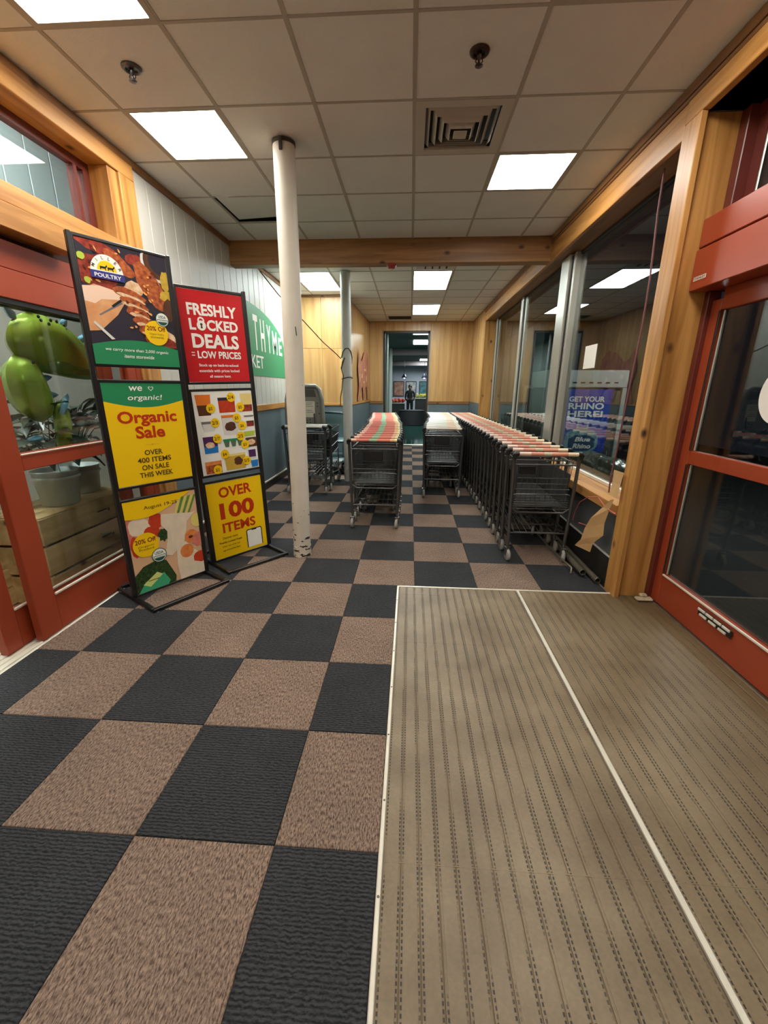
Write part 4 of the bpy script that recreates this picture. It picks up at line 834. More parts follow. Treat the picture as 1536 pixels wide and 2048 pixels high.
def cart_row(path, n, dy, hk, first_label, label, group):
    protos = [make_cart(hk, True), make_cart(hk, False)]
    for k in range(n):
        y_ = path[0][1]+k*dy+random.uniform(-.02, .02)
        r = protos[min(k, 1)] if k < 2 else copy_tree(protos[1])
        x = path_at(path, y_); dx = path_at(path, y_+.5)-path_at(path, y_-.3)
        r.location = (x, y_, .004); r.rotation_euler.z = -math.atan2(dx, .8)*.8
        tag(r, first_label if k == 0 else label % ORD[k], 'shopping cart', group)
cart_row([(-.37, 4.40), (-.36, 5.2), (-.39, 6.4), (-.46, 7.45), (-.59, 9.7)], 23, .232, 'red', 'nearest shopping cart of the left row, with a red and green handle', '%s shopping cart from the near end of the left row', 'nested carts of the left row')
cart_row([(.47, 5.83), (.50, 6.4), (.57, 7.35), (.64, 8.4), (.64, 9.9)], 18, .235, 'white', 'nearest shopping cart of the middle row, with a cream handle', '%s shopping cart from the near end of the middle row', 'nested carts of the middle row')
cart_row([(1.165, 3.56), (1.18, 5.0), (1.14, 10.0)], 27, .242, 'pink', 'nearest shopping cart of the right row beside the window', '%s shopping cart from the near end of the right row', 'nested carts of the right row')
# two carts beside the alcove wall
a = make_cart('chrome', True); a.location = (-1.50, 5.90, .004); a.rotation_euler.z = -.06; a.scale = (1.12, 1, 1)
tag(a, 'dark shopping cart standing behind the near white pole', 'shopping cart', 'carts beside the left wall')
b2 = copy_tree(a); b2.location = (-1.47, 6.16, .004); b2.rotation_euler.z = -.10
tag(b2, 'shopping cart nested into the one behind the near white pole', 'shopping cart', 'carts beside the left wall')
# grey child seat cart
M_gp = mat('grey_moulded_plastic', (126, 124, 114), .4, var=.08); M_gpd = mat('grey_plastic_dark', (70, 68, 62), .45)
cs = root('child_seat_cart', (-1.77, 7.05, .004), 'grey plastic child seat cart with a paper label, behind the near pole', 'cart')
def shell(w_, h, d, m, name, z0, y0, inner=.04):
    o = []; pts = [(-w_/2, 0), (w_/2, 0), (w_/2*.98, h*.6), (w_/2*.86, h*.9), (w_/2*.7, h), (-w_/2*.7, h), (-w_/2*.86, h*.9), (-w_/2*.98, h*.6)]
    return part(name, MB().prism([(x, z+z0) for x, z in pts], y0, y0+d, 'xz'), m, cs)
shell(.62, .62, .05, M_gp, 'seat_back', .92, 0)
part('seat_back_rim', MB().tube([(-.31, -.02, .92), (-.30, -.02, 1.32), (-.26, -.02, 1.49), (-.2, -.02, 1.545), (.2, -.02, 1.545), (.26, -.02, 1.49), (.30, -.02, 1.32), (.31, -.02, .92)], .034, 10), M_gp, cs)
part('shade_recess', MB().prism([(-.2, 1.37), (.2, 1.37), (.17, 1.49), (-.17, 1.49)], -.006, 0, 'xz'), M_gpd, cs)
lb = part('paper_label', box(-.0, .17, -.012, -.004, 1.04, 1.30), mat('label_paper', (214, 208, 188), .7), cs)
for k, z in enumerate((1.27, 1.245, 1.215, 1.15, 1.12)): part('label_line', box(.025, .145-.02*(k % 2), -.0135, -.012, z, z+.008), c_steel, lb)
for x, z in ((.215, 1.27), (.215, 1.22), (.03, .99), (.08, 1.0), (.03, .95), (.08, .95), (.24, 1.1)): part('vent_hole', MB().lathe([(.011, -.004), (.011, 0)], 10, (x, 0, z), 'y'), M_black, cs)
part('seat_pan', bbox(-.29, .29, -.30, .05, .86, .92, b=.02), M_gpd, cs)
part('safety_strap', MB().tube([(.16, -.03, 1.1), (.17, -.06, 1.0), (.18, -.10, .92)], .012, 6), M_black, cs)
for s in (-1, 1): part('side_leg', MB().tube([(s*.30, .03, .95), (s*.29, .1, .5), (s*.27, .25, .1)], .016, 8), M_cartd, cs); part('side_leg', MB().tube([(s*.30, -.25, .88), (s*.29, -.2, .5), (s*.27, -.2, .1)], .016, 8), M_cartd, cs)
for s in (-1, 1):
    for y_ in (-.2, .25): part('wheel', MB().lathe([(0, -.014), (.05, -.014), (.055, -.008), (.055, .008), (.05, .014), (0, .014)], 16, (s*.27, y_, .056), 'x'), M_rubber, cs)
# teal electric cart
M_teal = mat('teal_plastic', (96, 120, 122), .35); M_teald = mat('dark_teal', (40, 58, 60), .4)
sc = root('mobility_cart', (-1.42, 7.85, .004), 'grey-teal mobility cart with armrest, between the alcove wall and far pole', 'mobility cart')
part('chair_back', MB().prism([(-.30, .62), (.22, .62), (.20, 1.02), (.12, 1.10), (-.26, 1.10)], .0, .05, 'xz'), M_teal, sc)
part('seat', bbox(-.30, .24, -.42, .04, .56, .62, b=.025), M_teal, sc)
part('armrest', MB().tube([(-.30, .0, 1.06), (-.25, -.05, 1.09), (.1, -.05, 1.075), (.19, -.06, 1.06), (.205, -.08, .9), (.215, -.1, .62)], .022, 8), M_teald, sc)
part('platform', bbox(-.30, .26, -.55, .25, .22, .30, b=.03), M_teal, sc)
part('skirt_bumper', MB().tube([(-.30, -.56, .25), (.18, -.57, .25), (.26, -.5, .27), (.27, 0, .27), (.26, .25, .26)], .02, 8), mat('pale_bumper', (190, 196, 190), .35), sc)
part('side_panel', bbox(.2, .25, -.40, .1, .30, .56, b=.02), M_teal, sc)
for x, y_ in ((-.24, -.42), (.22, -.42), (.22, .12), (-.24, .12)): part('wheel', MB().lathe([(0, -.03), (.08, -.03), (.105, -.02), (.105, .02), (.08, .03), (0, .03)], 18, (x, y_, .106), 'x'), M_black, sc)

# ------------------------------------------------------------------ shop behind the left doors
M_sfloor = mat('shop_floor', (178, 160, 132), .4, var=.12, vscale=3)
struct('floor_shop', box(-6.0, XL-.15, YB, 9, -.06, -.005), M_sfloor, 'pale shop floor behind the left doors', 'floor')
M_swall = mat('shop_wall', (176, 174, 168), .7)
wsx = struct('wall_shop', MB().box(-3.95, -3.85, YB, 9, 0, 2.3).box(-3.95, -3.85, YB, 9, 2.3, 5.2), M_swall, 'grey shop wall seen through the left glass doors', 'wall')
M_blue = mat('pale_blue_siding', (206, 222, 224), .55)
me_b = bbox(-.01, .012, -.145, .145, 0, 2.8, b=.006).mesh('siding_plank', M_blue)
for k in range(22): link('siding_plank', me_b, wsx, (-3.84, -.9+k*.3, 2.32))
struct('ceiling_shop', box(-6, XL-.12, YB, 9, 5.2, 5.3), mat('shop_ceiling', (200, 200, 196), .8), 'shop ceiling behind the left wall', 'ceiling')
D_shop = diffuser('lamp_shop', (.95, 1, .97), E_SHOP)
r = root('ceiling_light', (-3.0, 2.6, 4.4), 'hanging lamp panel in the shop behind the high window', 'ceiling light')
part('lamp_housing', bbox(-.3, .3, -.9, .9, .01, .09), M_alum, r); part('diffuser', box(-.28, .28, -.88, .88, 0, .01), D_shop, r)
for s in (-1, 1): part('suspension_rod', MB().tube([(0, s*.7, .09), (0, s*.7, .8)], .008, 6), M_alum, r)
# crates with buckets and plants
M_crate = wood('crate_wood', (196, 168, 118), (164, 134, 88), 'y', grain=10, rough=.7)
def crate(cx, cy, z0, w_, d, h, n, label, hole=True):
    r = root('wooden_crate', (cx, cy, z0), label, 'crate', 'wooden crates behind the glass door')
    bh = h/n
    for k in range(n):
        z0_, z1_ = k*bh+.006, (k+1)*bh-.006
        for x in (-d/2, d/2-.016): part('slat', bbox(x, x+.016, -w_/2, w_/2, z0_, z1_, b=.003), M_crate, r)
        for y_ in (-w_/2, w_/2-.016): part('slat', bbox(-d/2+.018, d/2-.018, y_, y_+.016, z0_, z1_, b=.003), M_crate, r)
    for sx_ in (-d/2+.018, d/2-.04):
        for sy_ in (-w_/2+.018, w_/2-.04): part('corner_post', bbox(sx_, sx_+.022, sy_, sy_+.022, 0, h, b=.002), M_crate, r)
    part('bottom', box(-d/2+.02, d/2-.02, -w_/2+.02, w_/2-.02, .01, .022), M_crate, r)
    if hole: part('hand_slot', bbox(d/2, d/2+.003, .03, .14, h*.47, h*.53, b=.002), M_black, r); part('knot', MB().lathe([(.014, 0), (.012, .002)], 10, (d/2+.0, .16, h*.45), 'x'), mat('knot_dark', (62, 44, 26), .7), r)
    return r
crate(-2.72, 2.99, 0, .98, .46, .215, 1, 'lowest wooden crate behind the red glass door')
crate(-2.72, 2.99, .222, .98, .46, .215, 1, 'middle wooden crate with a hand slot behind the red glass door')
crate(-2.72, 2.99, .444, .98, .46, .20, 1, 'top wooden crate under the white buckets')
tc_ = [o for o in bpy.data.objects if o.get('label') == 'top wooden crate under the white buckets'][0]
for k in range(3): part('lid_board', bbox(-.22+k*.15, -.075+k*.15, -.48, .48, .19, .203, b=.003), M_crate, tc_)
crate(-3.05, 2.35, 0, .5, .5, .28, 2, 'low wooden crate seen through the open left doorway', hole=False)
M_bucket = mat('white_bucket', (196, 206, 202), .4)
def bucket(x, y_, z, r0, r1, h, label):
    r = root('bucket', (x, y_, z), label, 'bucket', 'white buckets on the crates')
    part('bucket_body', MB().lathe([(r0*.9, 0), (r0, .004), (r1, h), (r1+.006, h), (r1+.006, h+.012), (r1-.006, h+.012), (r1-.012, h-.02), (0, h-.03)], 24), M_bucket, r)
    part('rim_band', MB().lathe([(r1+.002, h-.05), (r1+.008, h-.045), (r1+.008, h-.035), (r1+.002, h-.03)], 24), M_bucket, r)
bucket(-2.66, 2.90, .648, .12, .145, .25, 'white plastic bucket on the wooden crates, nearer the doorway')
bucket(-2.78, 3.28, .648, .12, .14, .22, 'white plastic bucket on the wooden crates, nearer the poster stands')
bucket(-3.05, 2.40, .29, .11, .13, .40, 'tall white bucket on the low crate in the left doorway')
M_lf = mat('leaf_green', (62, 96, 44), .4, var=.3, vscale=20); M_lfd = mat('leaf_dark', (50, 62, 46), .35, var=.4, vscale=20)
lf = MB(); pts = []
for k in range(7):
    t = k/6; w_ = .045*math.sin(math.pi*min(1, t*1.02+.02))**.8; pts.append((t, w_))
vs = []; fs = []
for k, (t, w_) in enumerate(pts): z = .12*t-.16*t*t; vs += [(-w_, t*.28, z+.012), (0, t*.28, z), (w_, t*.28, z+.012)]
for k in range(6):
    i = 3*k; fs += [(i, i+1, i+4, i+3), (i+1, i+2, i+5, i+4)]
leaf_me = {True: MB().add(vs, fs, True).mesh('leaf', M_lfd), False: MB().add(vs, fs, True).mesh('leaf', M_lf)}
def plant(x, y_, z, n, spread, h, dark, label):
    r = root('leafy_plant', (x, y_, z), label, 'plant', 'plants behind the glass door'); rnd = random.Random(int(n*100+h*1000+abs(y_)*10))
    for k in range(n):
        a = k*2.4+rnd.uniform(-.4, .4); hh = h*rnd.uniform(.25, 1); sp_ = spread*rnd.uniform(.3, 1)
        px_, py_ = sp_*math.cos(a), sp_*math.sin(a)
        if k % 3 == 0: part('stem', MB().tube([(0, 0, 0), (px_*.4, py_*.4, hh*.6), (px_, py_, hh)], .004, 5), M_lfd, r)
        o = link('leaf', leaf_me[dark], r, (px_, py_, hh)); o.rotation_euler = (rnd.uniform(-.5, .6), rnd.uniform(-.5, .5), a-math.pi/2); s = rnd.uniform(.7, 1.2); o.scale = (s, s, s)
plant(-2.66, 2.90, .90, 34, .16, .42, True, 'dark leafy plant in the bucket nearer the doorway')
plant(-2.78, 3.28, .87, 60, .26, .5, True, 'dark leafy plant in the bucket nearer the poster stands')
plant(-3.05, 2.40, .69, 12, .14, .45, False, 'bright green plant in the tall bucket in the left doorway')
# foil dinosaur balloons
def foil(name, col, rough=.2): return mat(name, col, rough, metal=.25, var=.25, vscale=7, bump=.25, bscale=9)
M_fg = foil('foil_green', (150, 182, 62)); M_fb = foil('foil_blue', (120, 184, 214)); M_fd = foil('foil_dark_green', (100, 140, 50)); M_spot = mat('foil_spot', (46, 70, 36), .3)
def pillow(outline, depth, m, steps=6):
    n = len(outline); cx = sum(p[0] for p in outline)/n; cz = sum(p[1] for p in outline)/n; vs = []; fs = []
    for side in (1, -1):
        base = len(vs)
        for k in range(steps):
            s = 1-k/steps
            for (x, z) in outline: vs.append((depth*side*math.sqrt(max(0, 1-s*s)), cx+(x-cx)*s, cz+(z-cz)*s))
        vs.append((depth*side, cx, cz)); c = len(vs)-1
        for k in range(steps-1):
            for i in range(n): j = (i+1) % n; fs.append((base+k*n+i, base+k*n+j, base+(k+1)*n+j, base+(k+1)*n+i))
        for i in range(n): fs.append((base+(steps-1)*n+i, base+(steps-1)*n+(i+1) % n, c))
    return MB().add(vs, fs, True)
def smooth_outline(p, n=3):
    for _ in range(n-1):
        q = []
        for i in range(len(p)):
            a, b_ = p[i], p[(i+1) % len(p)]; q += [(a[0]*.75+b_[0]*.25, a[1]*.75+b_[1]*.25), (a[0]*.25+b_[0]*.75, a[1]*.25+b_[1]*.75)]
        p = q
    return p
bal = root('foil_balloon', (-2.58, 2.95, .62), 'large green foil dinosaur balloon with blue spikes behind the glass door', 'balloon')
def rel(P): return [(y_-2.95, z-.62) for y_, z in P]
head = rel([(2.66, 1.80), (2.74, 1.93), (2.88, 1.995), (3.02, 1.99), (3.16, 1.93), (3.28, 1.84), (3.40, 1.72), (3.42, 1.63), (3.36, 1.58), (3.2, 1.56), (3.02, 1.585), (2.88, 1.60), (2.8, 1.64), (2.70, 1.70)])
part('head', pillow(smooth_outline(head), .13, M_fg), M_fg, bal)
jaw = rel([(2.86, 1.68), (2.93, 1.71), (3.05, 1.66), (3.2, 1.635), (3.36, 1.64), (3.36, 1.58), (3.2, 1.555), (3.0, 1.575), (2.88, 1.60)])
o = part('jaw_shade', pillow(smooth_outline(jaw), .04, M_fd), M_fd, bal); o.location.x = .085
neck = rel([(2.70, 1.72), (2.80, 1.70), (2.86, 1.50), (2.89, 1.36), (2.84, 1.26), (2.72, 1.28), (2.62, 1.40), (2.60, 1.60)])
part('body', pillow(smooth_outline(neck), .12, M_fg), M_fg, bal)
tail = rel([(2.90, 1.42), (2.97, 1.40), (2.99, 1.26), (2.95, 1.15), (2.92, 1.02), (2.86, 1.0), (2.84, 1.08), (2.86, 1.2), (2.87, 1.34)])
o = part('tail', pillow(smooth_outline(tail), .05, M_fg), M_fg, bal); o.location.x = .05
for k, (y_, z, a) in enumerate(((2.76, 1.945, 2.3), (2.88, 2.0, 1.8), (3.02, 2.0, 1.4), (3.16, 1.945, 1.0), (3.30, 1.85, .8), (2.83, 1.66, .5), (2.885, 1.56, .2), (2.91, 1.45, 0.0), (3.0, 1.30, 0.1), (2.99, 1.2, 0.))):
    sz = .085; c_, s_ = math.cos(a), math.sin(a); tri = [(-.0, -.028), (sz*.6, -.016), (sz, 0), (sz*.6, .016), (0, .028), (-.03, 0)]
    part('spike', pillow([(y_-2.95+u*c_-v*s_, z-.62+u*s_+v*c_) for u, v in tri], .022, M_fb, 3), M_fb, bal)
arm = rel([(2.87, 1.33), (2.92, 1.42), (2.98, 1.46), (2.94, 1.38), (2.90, 1.30)])
o = part('arm', pillow(arm, .03, M_fb, 4), M_fb, bal); o.location.x = .08
foot = rel([(2.66, 1.17), (2.74, 1.19), (2.79, 1.165), (2.74, 1.135), (2.66, 1.14)])
part('foot', pillow(smooth_outline(foot), .04, M_fb, 4), M_fb, bal)
for y_, z in ((2.86, 1.955), (2.92, 1.94), (2.90, 1.915), (2.97, 1.94), (3.03, 1.925), (2.84, 1.93), (3.08, 1.90), (2.73, 1.60), (2.76, 1.53), (2.78, 1.46), (2.74, 1.66)):
    rr = .75; part('spot', MB().lathe([(.012, -.004), (.012, 0), (0, .001)], 10, (.088+.03*(z > 1.9 and 2.8 < y_ < 3.1)*(z < 1.95), y_-2.95, z-.62), 'x'), M_spot, bal)
part('ribbon', MB().tube([(0, -.1, .35), (.01, -.09, .2), (.0, -.1, .03)], .003, 5), M_fb, bal)
bal2 = root('foil_balloon', (-2.50, 3.30, .9), 'small crumpled blue and green foil balloon beside the large one', 'balloon')
part('balloon_body', pillow(smooth_outline([(-.06, .45), (.04, .50), (.12, .42), (.16, .52), (.17, .36), (.08, .36), (-.02, .39)]), .05, M_fb), M_fb, bal2)
part('balloon_tail', pillow(smooth_outline([(.08, .36), (.17, .38), (.18, .26), (.10, .22), (.12, .30)]), .04, M_fg), M_fg, bal2)
part('ribbon', MB().tube([(0, .1, .22), (0, .08, .1), (0, .06, 0)], .003, 5), M_fb, bal2)

# ------------------------------------------------------------------ night outside the long window
struct('floor_outside', box(1.9, 9, YB-2, 16, -.14, -.08), mat('asphalt', (34, 34, 35), .95, var=.3, vscale=20), 'dark pavement outside the window', 'ground')
cg = root('propane_cage', (2.52, 6.35, -.08), 'grey propane cage outside the window with a blue poster', 'cage')
M_cage = mat('cage_grey', (176, 182, 178), .5, metal=.3)
part('cage_body', bbox(-.52, .52, .02, .8, .0, 1.62, b=.01), mat('cage_dark', (58, 60, 60), .7), cg); part('cage_top_panel', bbox(-.56, .56, -.02, .85, 1.62, 1.86, b=.01), M_cage, cg)
for s in (-1, 1): part('cage_post', bbox(s*.53-.03, s*.53+.03, -.02, .04, 0, 1.62), M_cage, cg)
for k in range(8): part('vent_slot', bbox(-.44+k*.115, -.38+k*.115, -.026, -.018, 1.68, 1.70, b=.002), M_black, cg)
for k in range(14): part('mesh_bar', MB().tube([(-.5+k*.077, 0, .05), (-.5+k*.077, 0, .72)], .005, 5), M_cage, cg)
ol = root('added_outdoor_lamp', (3.25, 5.0, 2.85), 'added unseen outdoor lamp brightening the propane cage, hidden behind the pine post', 'lamp')  # unseen lamp added to brighten the cage and its blue poster
part('lamp_housing', bbox(-.16, .16, -.32, .32, .012, .08), M_alum, ol); part('diffuser', box(-.14, .14, -.30, .30, 0, .012), diffuser('lamp_out', (.95, 1, 1), E_OUT), ol); part('bracket', MB().tube([(0, 0, .08), (0, 0, .9), (-1.3, 0, .9)], .02, 8), M_alum, ol)
bp_ = link('blue_poster', bbox(-.36, .36, -.03, -.022, .70, 1.60, b=.002).mesh('blue_poster', mat('poster_blue', (38, 66, 168), .4)), cg)
for t, w_, z, h in (('GET YOUR', .50, 1.43, .075), ('RHINO', .50, 1.325, .09), ('HERE!', .50, 1.215, .09)): letters(bp_, t, M_white, 0.02, z, y=-.033, width=w_, height=h, bold=.03)
part('tank_picture', MB().prism(smooth_outline([(-.22, .70), (.24, .70), (.26, .92), (.18, 1.04), (-.16, 1.04), (-.24, .92)]), -.033, -.031, 'xz'), mat('tank_teal', (120, 160, 170), .4), bp_)
part('tank_collar', MB().prism([(-.08, 1.03), (.10, 1.03), (.09, 1.14), (.07, 1.14), (.07, 1.06), (-.05, 1.06), (-.05, 1.14), (-.07, 1.14)], -.033, -.031, 'xz'), mat('tank_teal', (120, 160, 170), .4), bp_)
part('tank_band', MB().prism(smooth_outline([(-.17, .72), (.21, .72), (.21, .95), (-.17, .95)], 2), -.035, -.033, 'xz'), mat('tank_navy', (40, 76, 110), .4), bp_)
letters(bp_, 'Blue', M_white, .03, .86, y=-.037, width=.22, height=.065, bold=.03, shear=.2); letters(bp_, 'Rhino', M_white, .03, .76, y=-.037, width=.26, height=.07, bold=.03, shear=.2)
ib = root('framed_board', (2.62, 9.2, -.08), 'white framed display board outside the window, beyond the propane cage', 'board')
part('board_frame', MB().bbox(-.24, .24, -.03, 0, .5, .56).bbox(-.24, .24, -.03, 0, 1.62, 1.68).bbox(-.24, -.19, -.03, 0, .56, 1.62).bbox(.19, .24, -.03, 0, .56, 1.62), M_strip, ib); part('board_panel', box(-.2, .2, -.012, -.006, .5, 1.65), mat('board_panel', (90, 96, 92), .6, var=.5, vscale=6), ib)
for s in (-1, 1): part('board_leg', bbox(s*.2-.02, s*.2+.02, -.03, .01, 0, .5), M_cage, ib)
M_poly = mat('clear_wrap', (92, 92, 80), .22, var=.5, vscale=12, bump=.9, bscale=16)
def bundle(x, y_, z, sx_, sy_, sz_, label, seed):
    bm = bmesh.new(); bmesh.ops.create_icosphere(bm, subdivisions=4, radius=1); rnd = random.Random(seed); ph = [rnd.uniform(0, 6) for _ in range(6)]
    for v in bm.verts:
        n = v.co.copy(); q = 1+.10*math.sin(5*n.x+ph[0]+3*n.z)+.08*math.sin(9*n.y+ph[1])+.06*math.sin(13*n.z+7*n.x+ph[2])+.04*math.sin(23*n.x+17*n.y+ph[3])
        v.co = Vector((n.x*q*sx_, n.y*q*sy_, max(-.55, n.z*q)*sz_))
    mb = MB(); bm.verts.index_update(); mb.add([v.co for v in bm.verts], [[v.index for v in f.verts] for f in bm.faces], True); bm.free()
    zmin = min(v[2] for v in mb.v); r = root('wrapped_bundle', (x, y_, z), label, 'bundle', 'plastic wrapped bundles outside'); part('plastic_wrap', mb, M_poly, r, (0, 0, -zmin)); return r
sh = root('outside_bench', (2.20, 4.9, -.08), 'low pale bench outside the window under the wrapped bundles', 'bench')
part('bench_top', bbox(-.30, .30, -.95, 1.3, .53, .59), mat('bench_pale', (150, 146, 128), .6, var=.3, vscale=8), sh)
for yy in (-.85, 0.2, 1.2): part('bench_leg', bbox(-.25, .25, yy-.03, yy+.03, 0, .53), M_cage, sh)
bundle(2.18, 4.42, .515, .22, .34, .20, 'plastic wrapped bundle outside, nearest to the pine post', 3)
bundle(2.2, 5.12, .515, .22, .34, .17, 'plastic wrapped bundle outside in front of the blue poster', 5)
bundle(2.2, 5.82, .515, .2, .28, .11, 'plastic wrapped bundle outside, farthest along the low bench', 8)

# ------------------------------------------------------------------ hall beyond the far doorway
M_hf = mat('hall_floor_green', (18, 66, 58), .07, var=.15, vscale=2); M_hw = mat('hall_wall', (178, 184, 200), .6); M_hc = mat('hall_ceiling', (62, 80, 78), .7)
struct('floor_hall', box(-4, 5, YE+.25, 30, -.06, -.002), M_hf, 'dark green polished floor beyond the far doorway', 'floor')
struct('ceiling_hall', box(-4, 5, YE+.12, 30, 3.24, 3.3), M_hc, 'dark ceiling of the hall beyond the doorway', 'ceiling')
struct('wall_hall', MB().box(-4, 5, 29, 29.1, 0, 3.3), M_hw, 'pale blue end wall of the hall with framed pictures', 'wall')
struct('wall_hall_left', MB().box(-1.45, -1.35, YE+.12, 29, 0, 3.3), mat('hall_side', (104, 118, 112), .5), 'grey side wall of the hall beyond the doorway', 'wall')
struct('wall_hall_right', MB().box(3.4, 3.5, YE+.12, 29, 0, 3.3), mat('hall_side', (104, 118, 112), .5), 'grey right side wall of the hall beyond the doorway', 'wall')
struct('trim_12', bbox(-1.35, 3.4, 19.6, 19.9, 2.98, 3.24), mat('hall_beam', (150, 138, 142), .6), 'grey beam under the hall ceiling, nearer', 'beam')
struct('trim_13', bbox(-1.35, 3.4, 27.5, 27.8, 2.95, 3.24), mat('hall_beam', (150, 138, 142), .6), 'grey beam under the hall ceiling, farther', 'beam')
D_far = diffuser('lamp_far', (.9, 1, .98), E_FAR)
for x0, x1, y0, y1, lab in ((.02, .58, 13.9, 14.6, 'first lamp panel beyond the far doorway'), (.04, .66, 16.2, 17.6, 'second lamp panel beyond the far doorway'), (.62, 1.2, 20.5, 21.1, 'third lamp panel beyond the far doorway'), (.62, 1.2, 22.0, 23.0, 'fourth lamp panel beyond the far doorway'), (.5, 1.1, 25.8, 27.1, 'last lamp panel beyond the far doorway')):
    lamp(x0, y0, x1, y1, D_far, lab, z=3.22, grp='hall lamps')
for k, (x, y_, q) in enumerate(((-.80, 14.3, .05), (-.92, 19.3, .09))):
    struct('trim_%d' % (14+k), MB().tube([(x, y_, 0), (x, y_, 3.24)], q, 14), mat('hall_column', (170, 180, 172), .5), 'slim pale column in the hall, %s' % ('farther' if k else 'nearer'), 'column')
for k, (x, lab, cols) in enumerate(((-.80, 'framed red still life picture on the hall wall', ((190, 160, 140), (150, 60, 50))), (.02, 'framed pale portrait picture on the hall wall', ((216, 216, 216), (110, 110, 116))), (.92, 'framed teal landscape picture on the hall wall', ((90, 150, 160), (40, 56, 60))))):
    r = root('framed_picture', (x, 28.98, 1.06), lab, 'picture', 'pictures on the hall wall'); e = .36
    part('picture_frame', MB().bbox(-e, e, -.04, 0, 0, .05).bbox(-e, e, -.04, 0, .93, .98).bbox(-e, -e+.05, -.04, 0, .05, .93).bbox(e-.05, e, -.04, 0, .05, .93), mat('frame_black', (26, 26, 30), .4), r)
    part('picture_print', box(-e+.04, e-.04, -.02, -.01, .04, .94), mat('pic%d' % k, cols[0], .6, var=.6, vscale=4, col2=cols[1]), r)
for x, lab in ((-.40, 'pendant lamp hanging before the red picture'), (.80, 'pendant lamp hanging before the teal picture')):
    r = root('pendant_lamp', (x, 26.2, 2.18), lab, 'lamp', 'pendant lamps in the hall')
    part('shade', MB().lathe([(.16, 0), (.165, .02), (.13, .10), (.05, .22), (.02, .26)], 18), mat('pendant_navy', (40, 44, 66), .3), r); part('flex', MB().tube([(0, 0, .26), (0, 0, 1.05)], .012, 5), M_black, r)
    part('bulb', MB().lathe([(0, -.03), (.04, -.02), (.05, .02), (.03, .06)], 12), mat('bulb', (255, 250, 240), .4, emit=(1, .95, .9, 1), est=6), r)
def display(x, y_, w_, h, label, cols, n=26):
    r = root('produce_stand', (x, y_, 0), label, 'produce stand')
    part('stand_body', bbox(-w_/2, w_/2, -.4, .4, 0, h, b=.02), mat('stand_black', (30, 32, 32), .5), r); part('stand_tray', bbox(-w_/2-.03, w_/2+.03, -.45, .45, h, h+.06, b=.02), mat('tray', (150, 150, 140), .5), r)
    rnd = random.Random(int(x*100)+5)
    for k in range(n):
        o = part('fruit', MB().lathe([(0, 0), (.06, .02), (.085, .08), (.06, .14), (0, .155)], 8), mat('fruit_%d_%d_%d' % cols[k % len(cols)], cols[k % len(cols)], .4), r, (rnd.uniform(-w_/2, w_/2)*.9, rnd.uniform(-.38, .38), h+.05+rnd.uniform(0, .12)))
display(-.80, 24.6, .95, .72, 'produce stand heaped with red fruit in the hall', ((190, 60, 44), (206, 90, 60), (170, 40, 40)))
display(.72, 24.8, .9, .98, 'produce stand heaped with yellow and pale fruit in the hall', ((220, 200, 60), (196, 196, 150), (150, 170, 90)))
rt_ = root('round_table', (.06, 18.9, 0), 'round table under a black cloth in front of the person in the hall', 'table')
part('table_top', MB().lathe([(0, .60), (.56, .60), (.58, .615), (.56, .63), (0, .63)], 32), mat('black_cloth', (16, 18, 20), .8), rt_)
part('cloth_skirt', MB().lathe([(.64, .01), (.60, .35), (.565, .60)], 32), mat('black_cloth', (16, 18, 20), .8), rt_)
part('pedestal', MB().lathe([(.2, 0), (.05, .03), (.05, .60)], 16), M_black, rt_)

# ------------------------------------------------------------------ person in the hall
pr_ = root('person', (-.03, 22.0, 0), 'person in dark clothes standing in the far hall', 'person')
V = [(0, 0, .98), (0, 0, 1.12), (0, -.005, 1.28), (0, 0, 1.41), (0, 0, 1.47), (0, -.01, 1.53), (0, -.015, 1.60), (0, -.01, 1.66),
     (-.12, 0, 1.40), (-.20, 0, 1.36), (-.235, .01, 1.12), (-.20, -.16, .98), (-.15, -.24, 1.02),
     (.12, 0, 1.40), (.20, 0, 1.36), (.235, .01, 1.12), (.20, -.16, .98), (.15, -.24, 1.02),
     (-.095, 0, .92), (-.10, -.01, .50), (-.10, .015, .10), (-.105, -.12, .05), (.095, 0, .92), (.10, -.01, .50), (.10, .015, .10), (.105, -.12, .05)]
Ed = [(0, 1), (1, 2), (2, 3), (3, 4), (4, 5), (5, 6), (6, 7), (3, 8), (8, 9), (9, 10), (10, 11), (11, 12), (3, 13), (13, 14), (14, 15), (15, 16), (16, 17), (0, 18), (18, 19), (19, 20), (20, 21), (0, 22), (22, 23), (23, 24), (24, 25)]
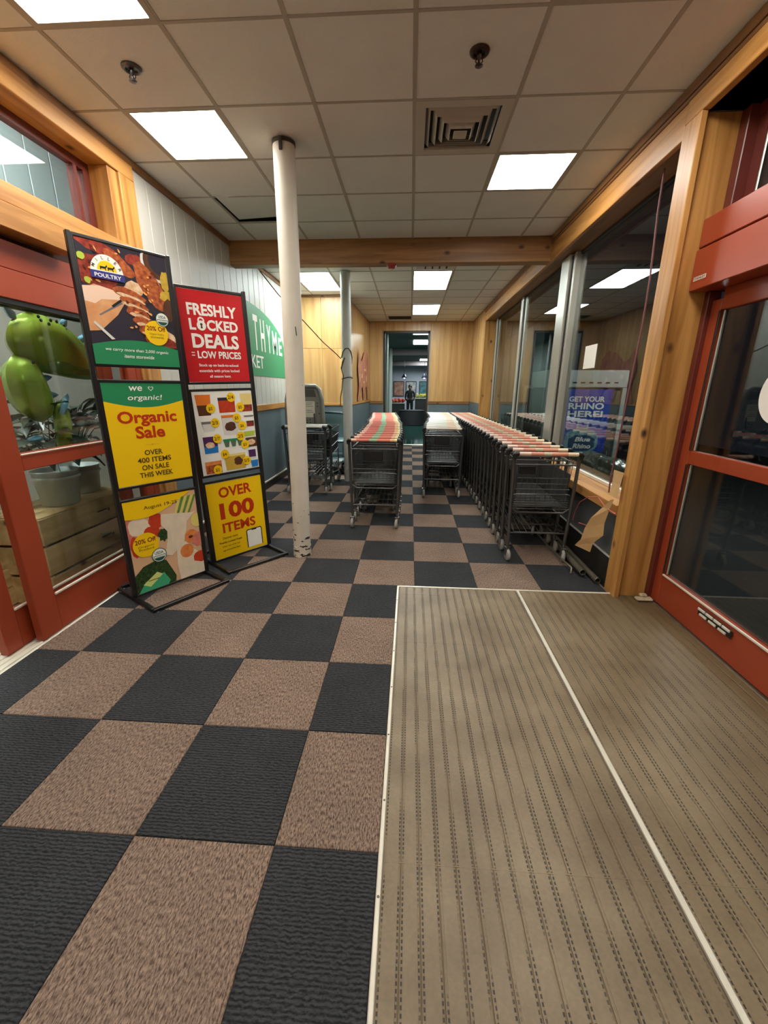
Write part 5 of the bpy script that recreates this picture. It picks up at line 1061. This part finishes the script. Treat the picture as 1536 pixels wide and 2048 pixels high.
RD = [(.15, .11), (.14, .10), (.16, .11), (.10, .09), (.055, .055), (.075, .09), (.08, .10), (.06, .075), (.08, .07), (.065, .065), (.048, .048), (.036, .036), (.04, .03), (.08, .07), (.065, .065), (.048, .048), (.036, .036), (.04, .03), (.095, .10), (.06, .065), (.042, .045), (.04, .03), (.095, .10), (.06, .065), (.042, .045), (.04, .03)]
me = bpy.data.meshes.new('body'); me.from_pydata(V, Ed, []); me.materials.append(mat('dark_clothes', (17, 17, 21), .8))
body = link('body', me, pr_); md = body.modifiers.new('skin', 'SKIN'); md.use_smooth_shade = True
for i, q in enumerate(RD): me.skin_vertices[0].data[i].radius = q
me.skin_vertices[0].data[0].use_root = True
body.modifiers.new('sub', 'SUBSURF').levels = 1; body.modifiers['sub'].render_levels = 2
M_skin = mat('person_skin', (120, 86, 70), .6)
part('face', MB().lathe([(0, -.02), (.05, -.01), (.066, .05), (.06, .11), (.03, .145), (0, .15)], 14, (0, -.045, 1.515)), M_skin, pr_)
part('nose', MB().lathe([(.012, 0), (.009, .03), (0, .04)], 8, (0, -.113, 1.565)), M_skin, pr_)
for s in (-1, 1): part('eye', MB().lathe([(0, -.006), (.008, 0), (0, .006)], 8, (s*.027, -.104, 1.605)), M_black, pr_); part('ear', MB().lathe([(0, 0), (.012, .02), (.012, .045), (0, .055)], 8, (s*.082, -.01, 1.565)), M_skin, pr_)
part('mouth', bbox(-.02, .02, -.112, -.1, 1.545, 1.552), mat('lip', (96, 54, 48), .6), pr_)
part('hair', MB().lathe([(.09, 0), (.098, .05), (.085, .11), (.04, .145), (0, .15)], 18, (0, .0, 1.60)), M_black, pr_)
for s in (-1, 1):
    hd = part('hand', MB().lathe([(0, -.04), (.026, -.03), (.034, 0), (.028, .03), (0, .04)], 10, (s*.13, -.27, 1.03)), M_skin, pr_)
    for k in range(4): part('finger', MB().tube([(s*(.13-.0), -.285, 1.005+k*.017), (s*.095, -.30, 1.01+k*.017), (s*.075, -.29, 1.012+k*.017)], [.009, .008, .007], 6), M_skin, hd)
    part('thumb', MB().tube([(s*.12, -.255, 1.06), (s*.10, -.275, 1.085), (s*.082, -.285, 1.09)], [.011, .010, .008], 6), M_skin, hd)
single('phone', MB().bbox(-.105, .045, 21.70, 21.712, 1.005, 1.08, b=.004), M_black, 'dark phone held by the person in the hall', 'phone')
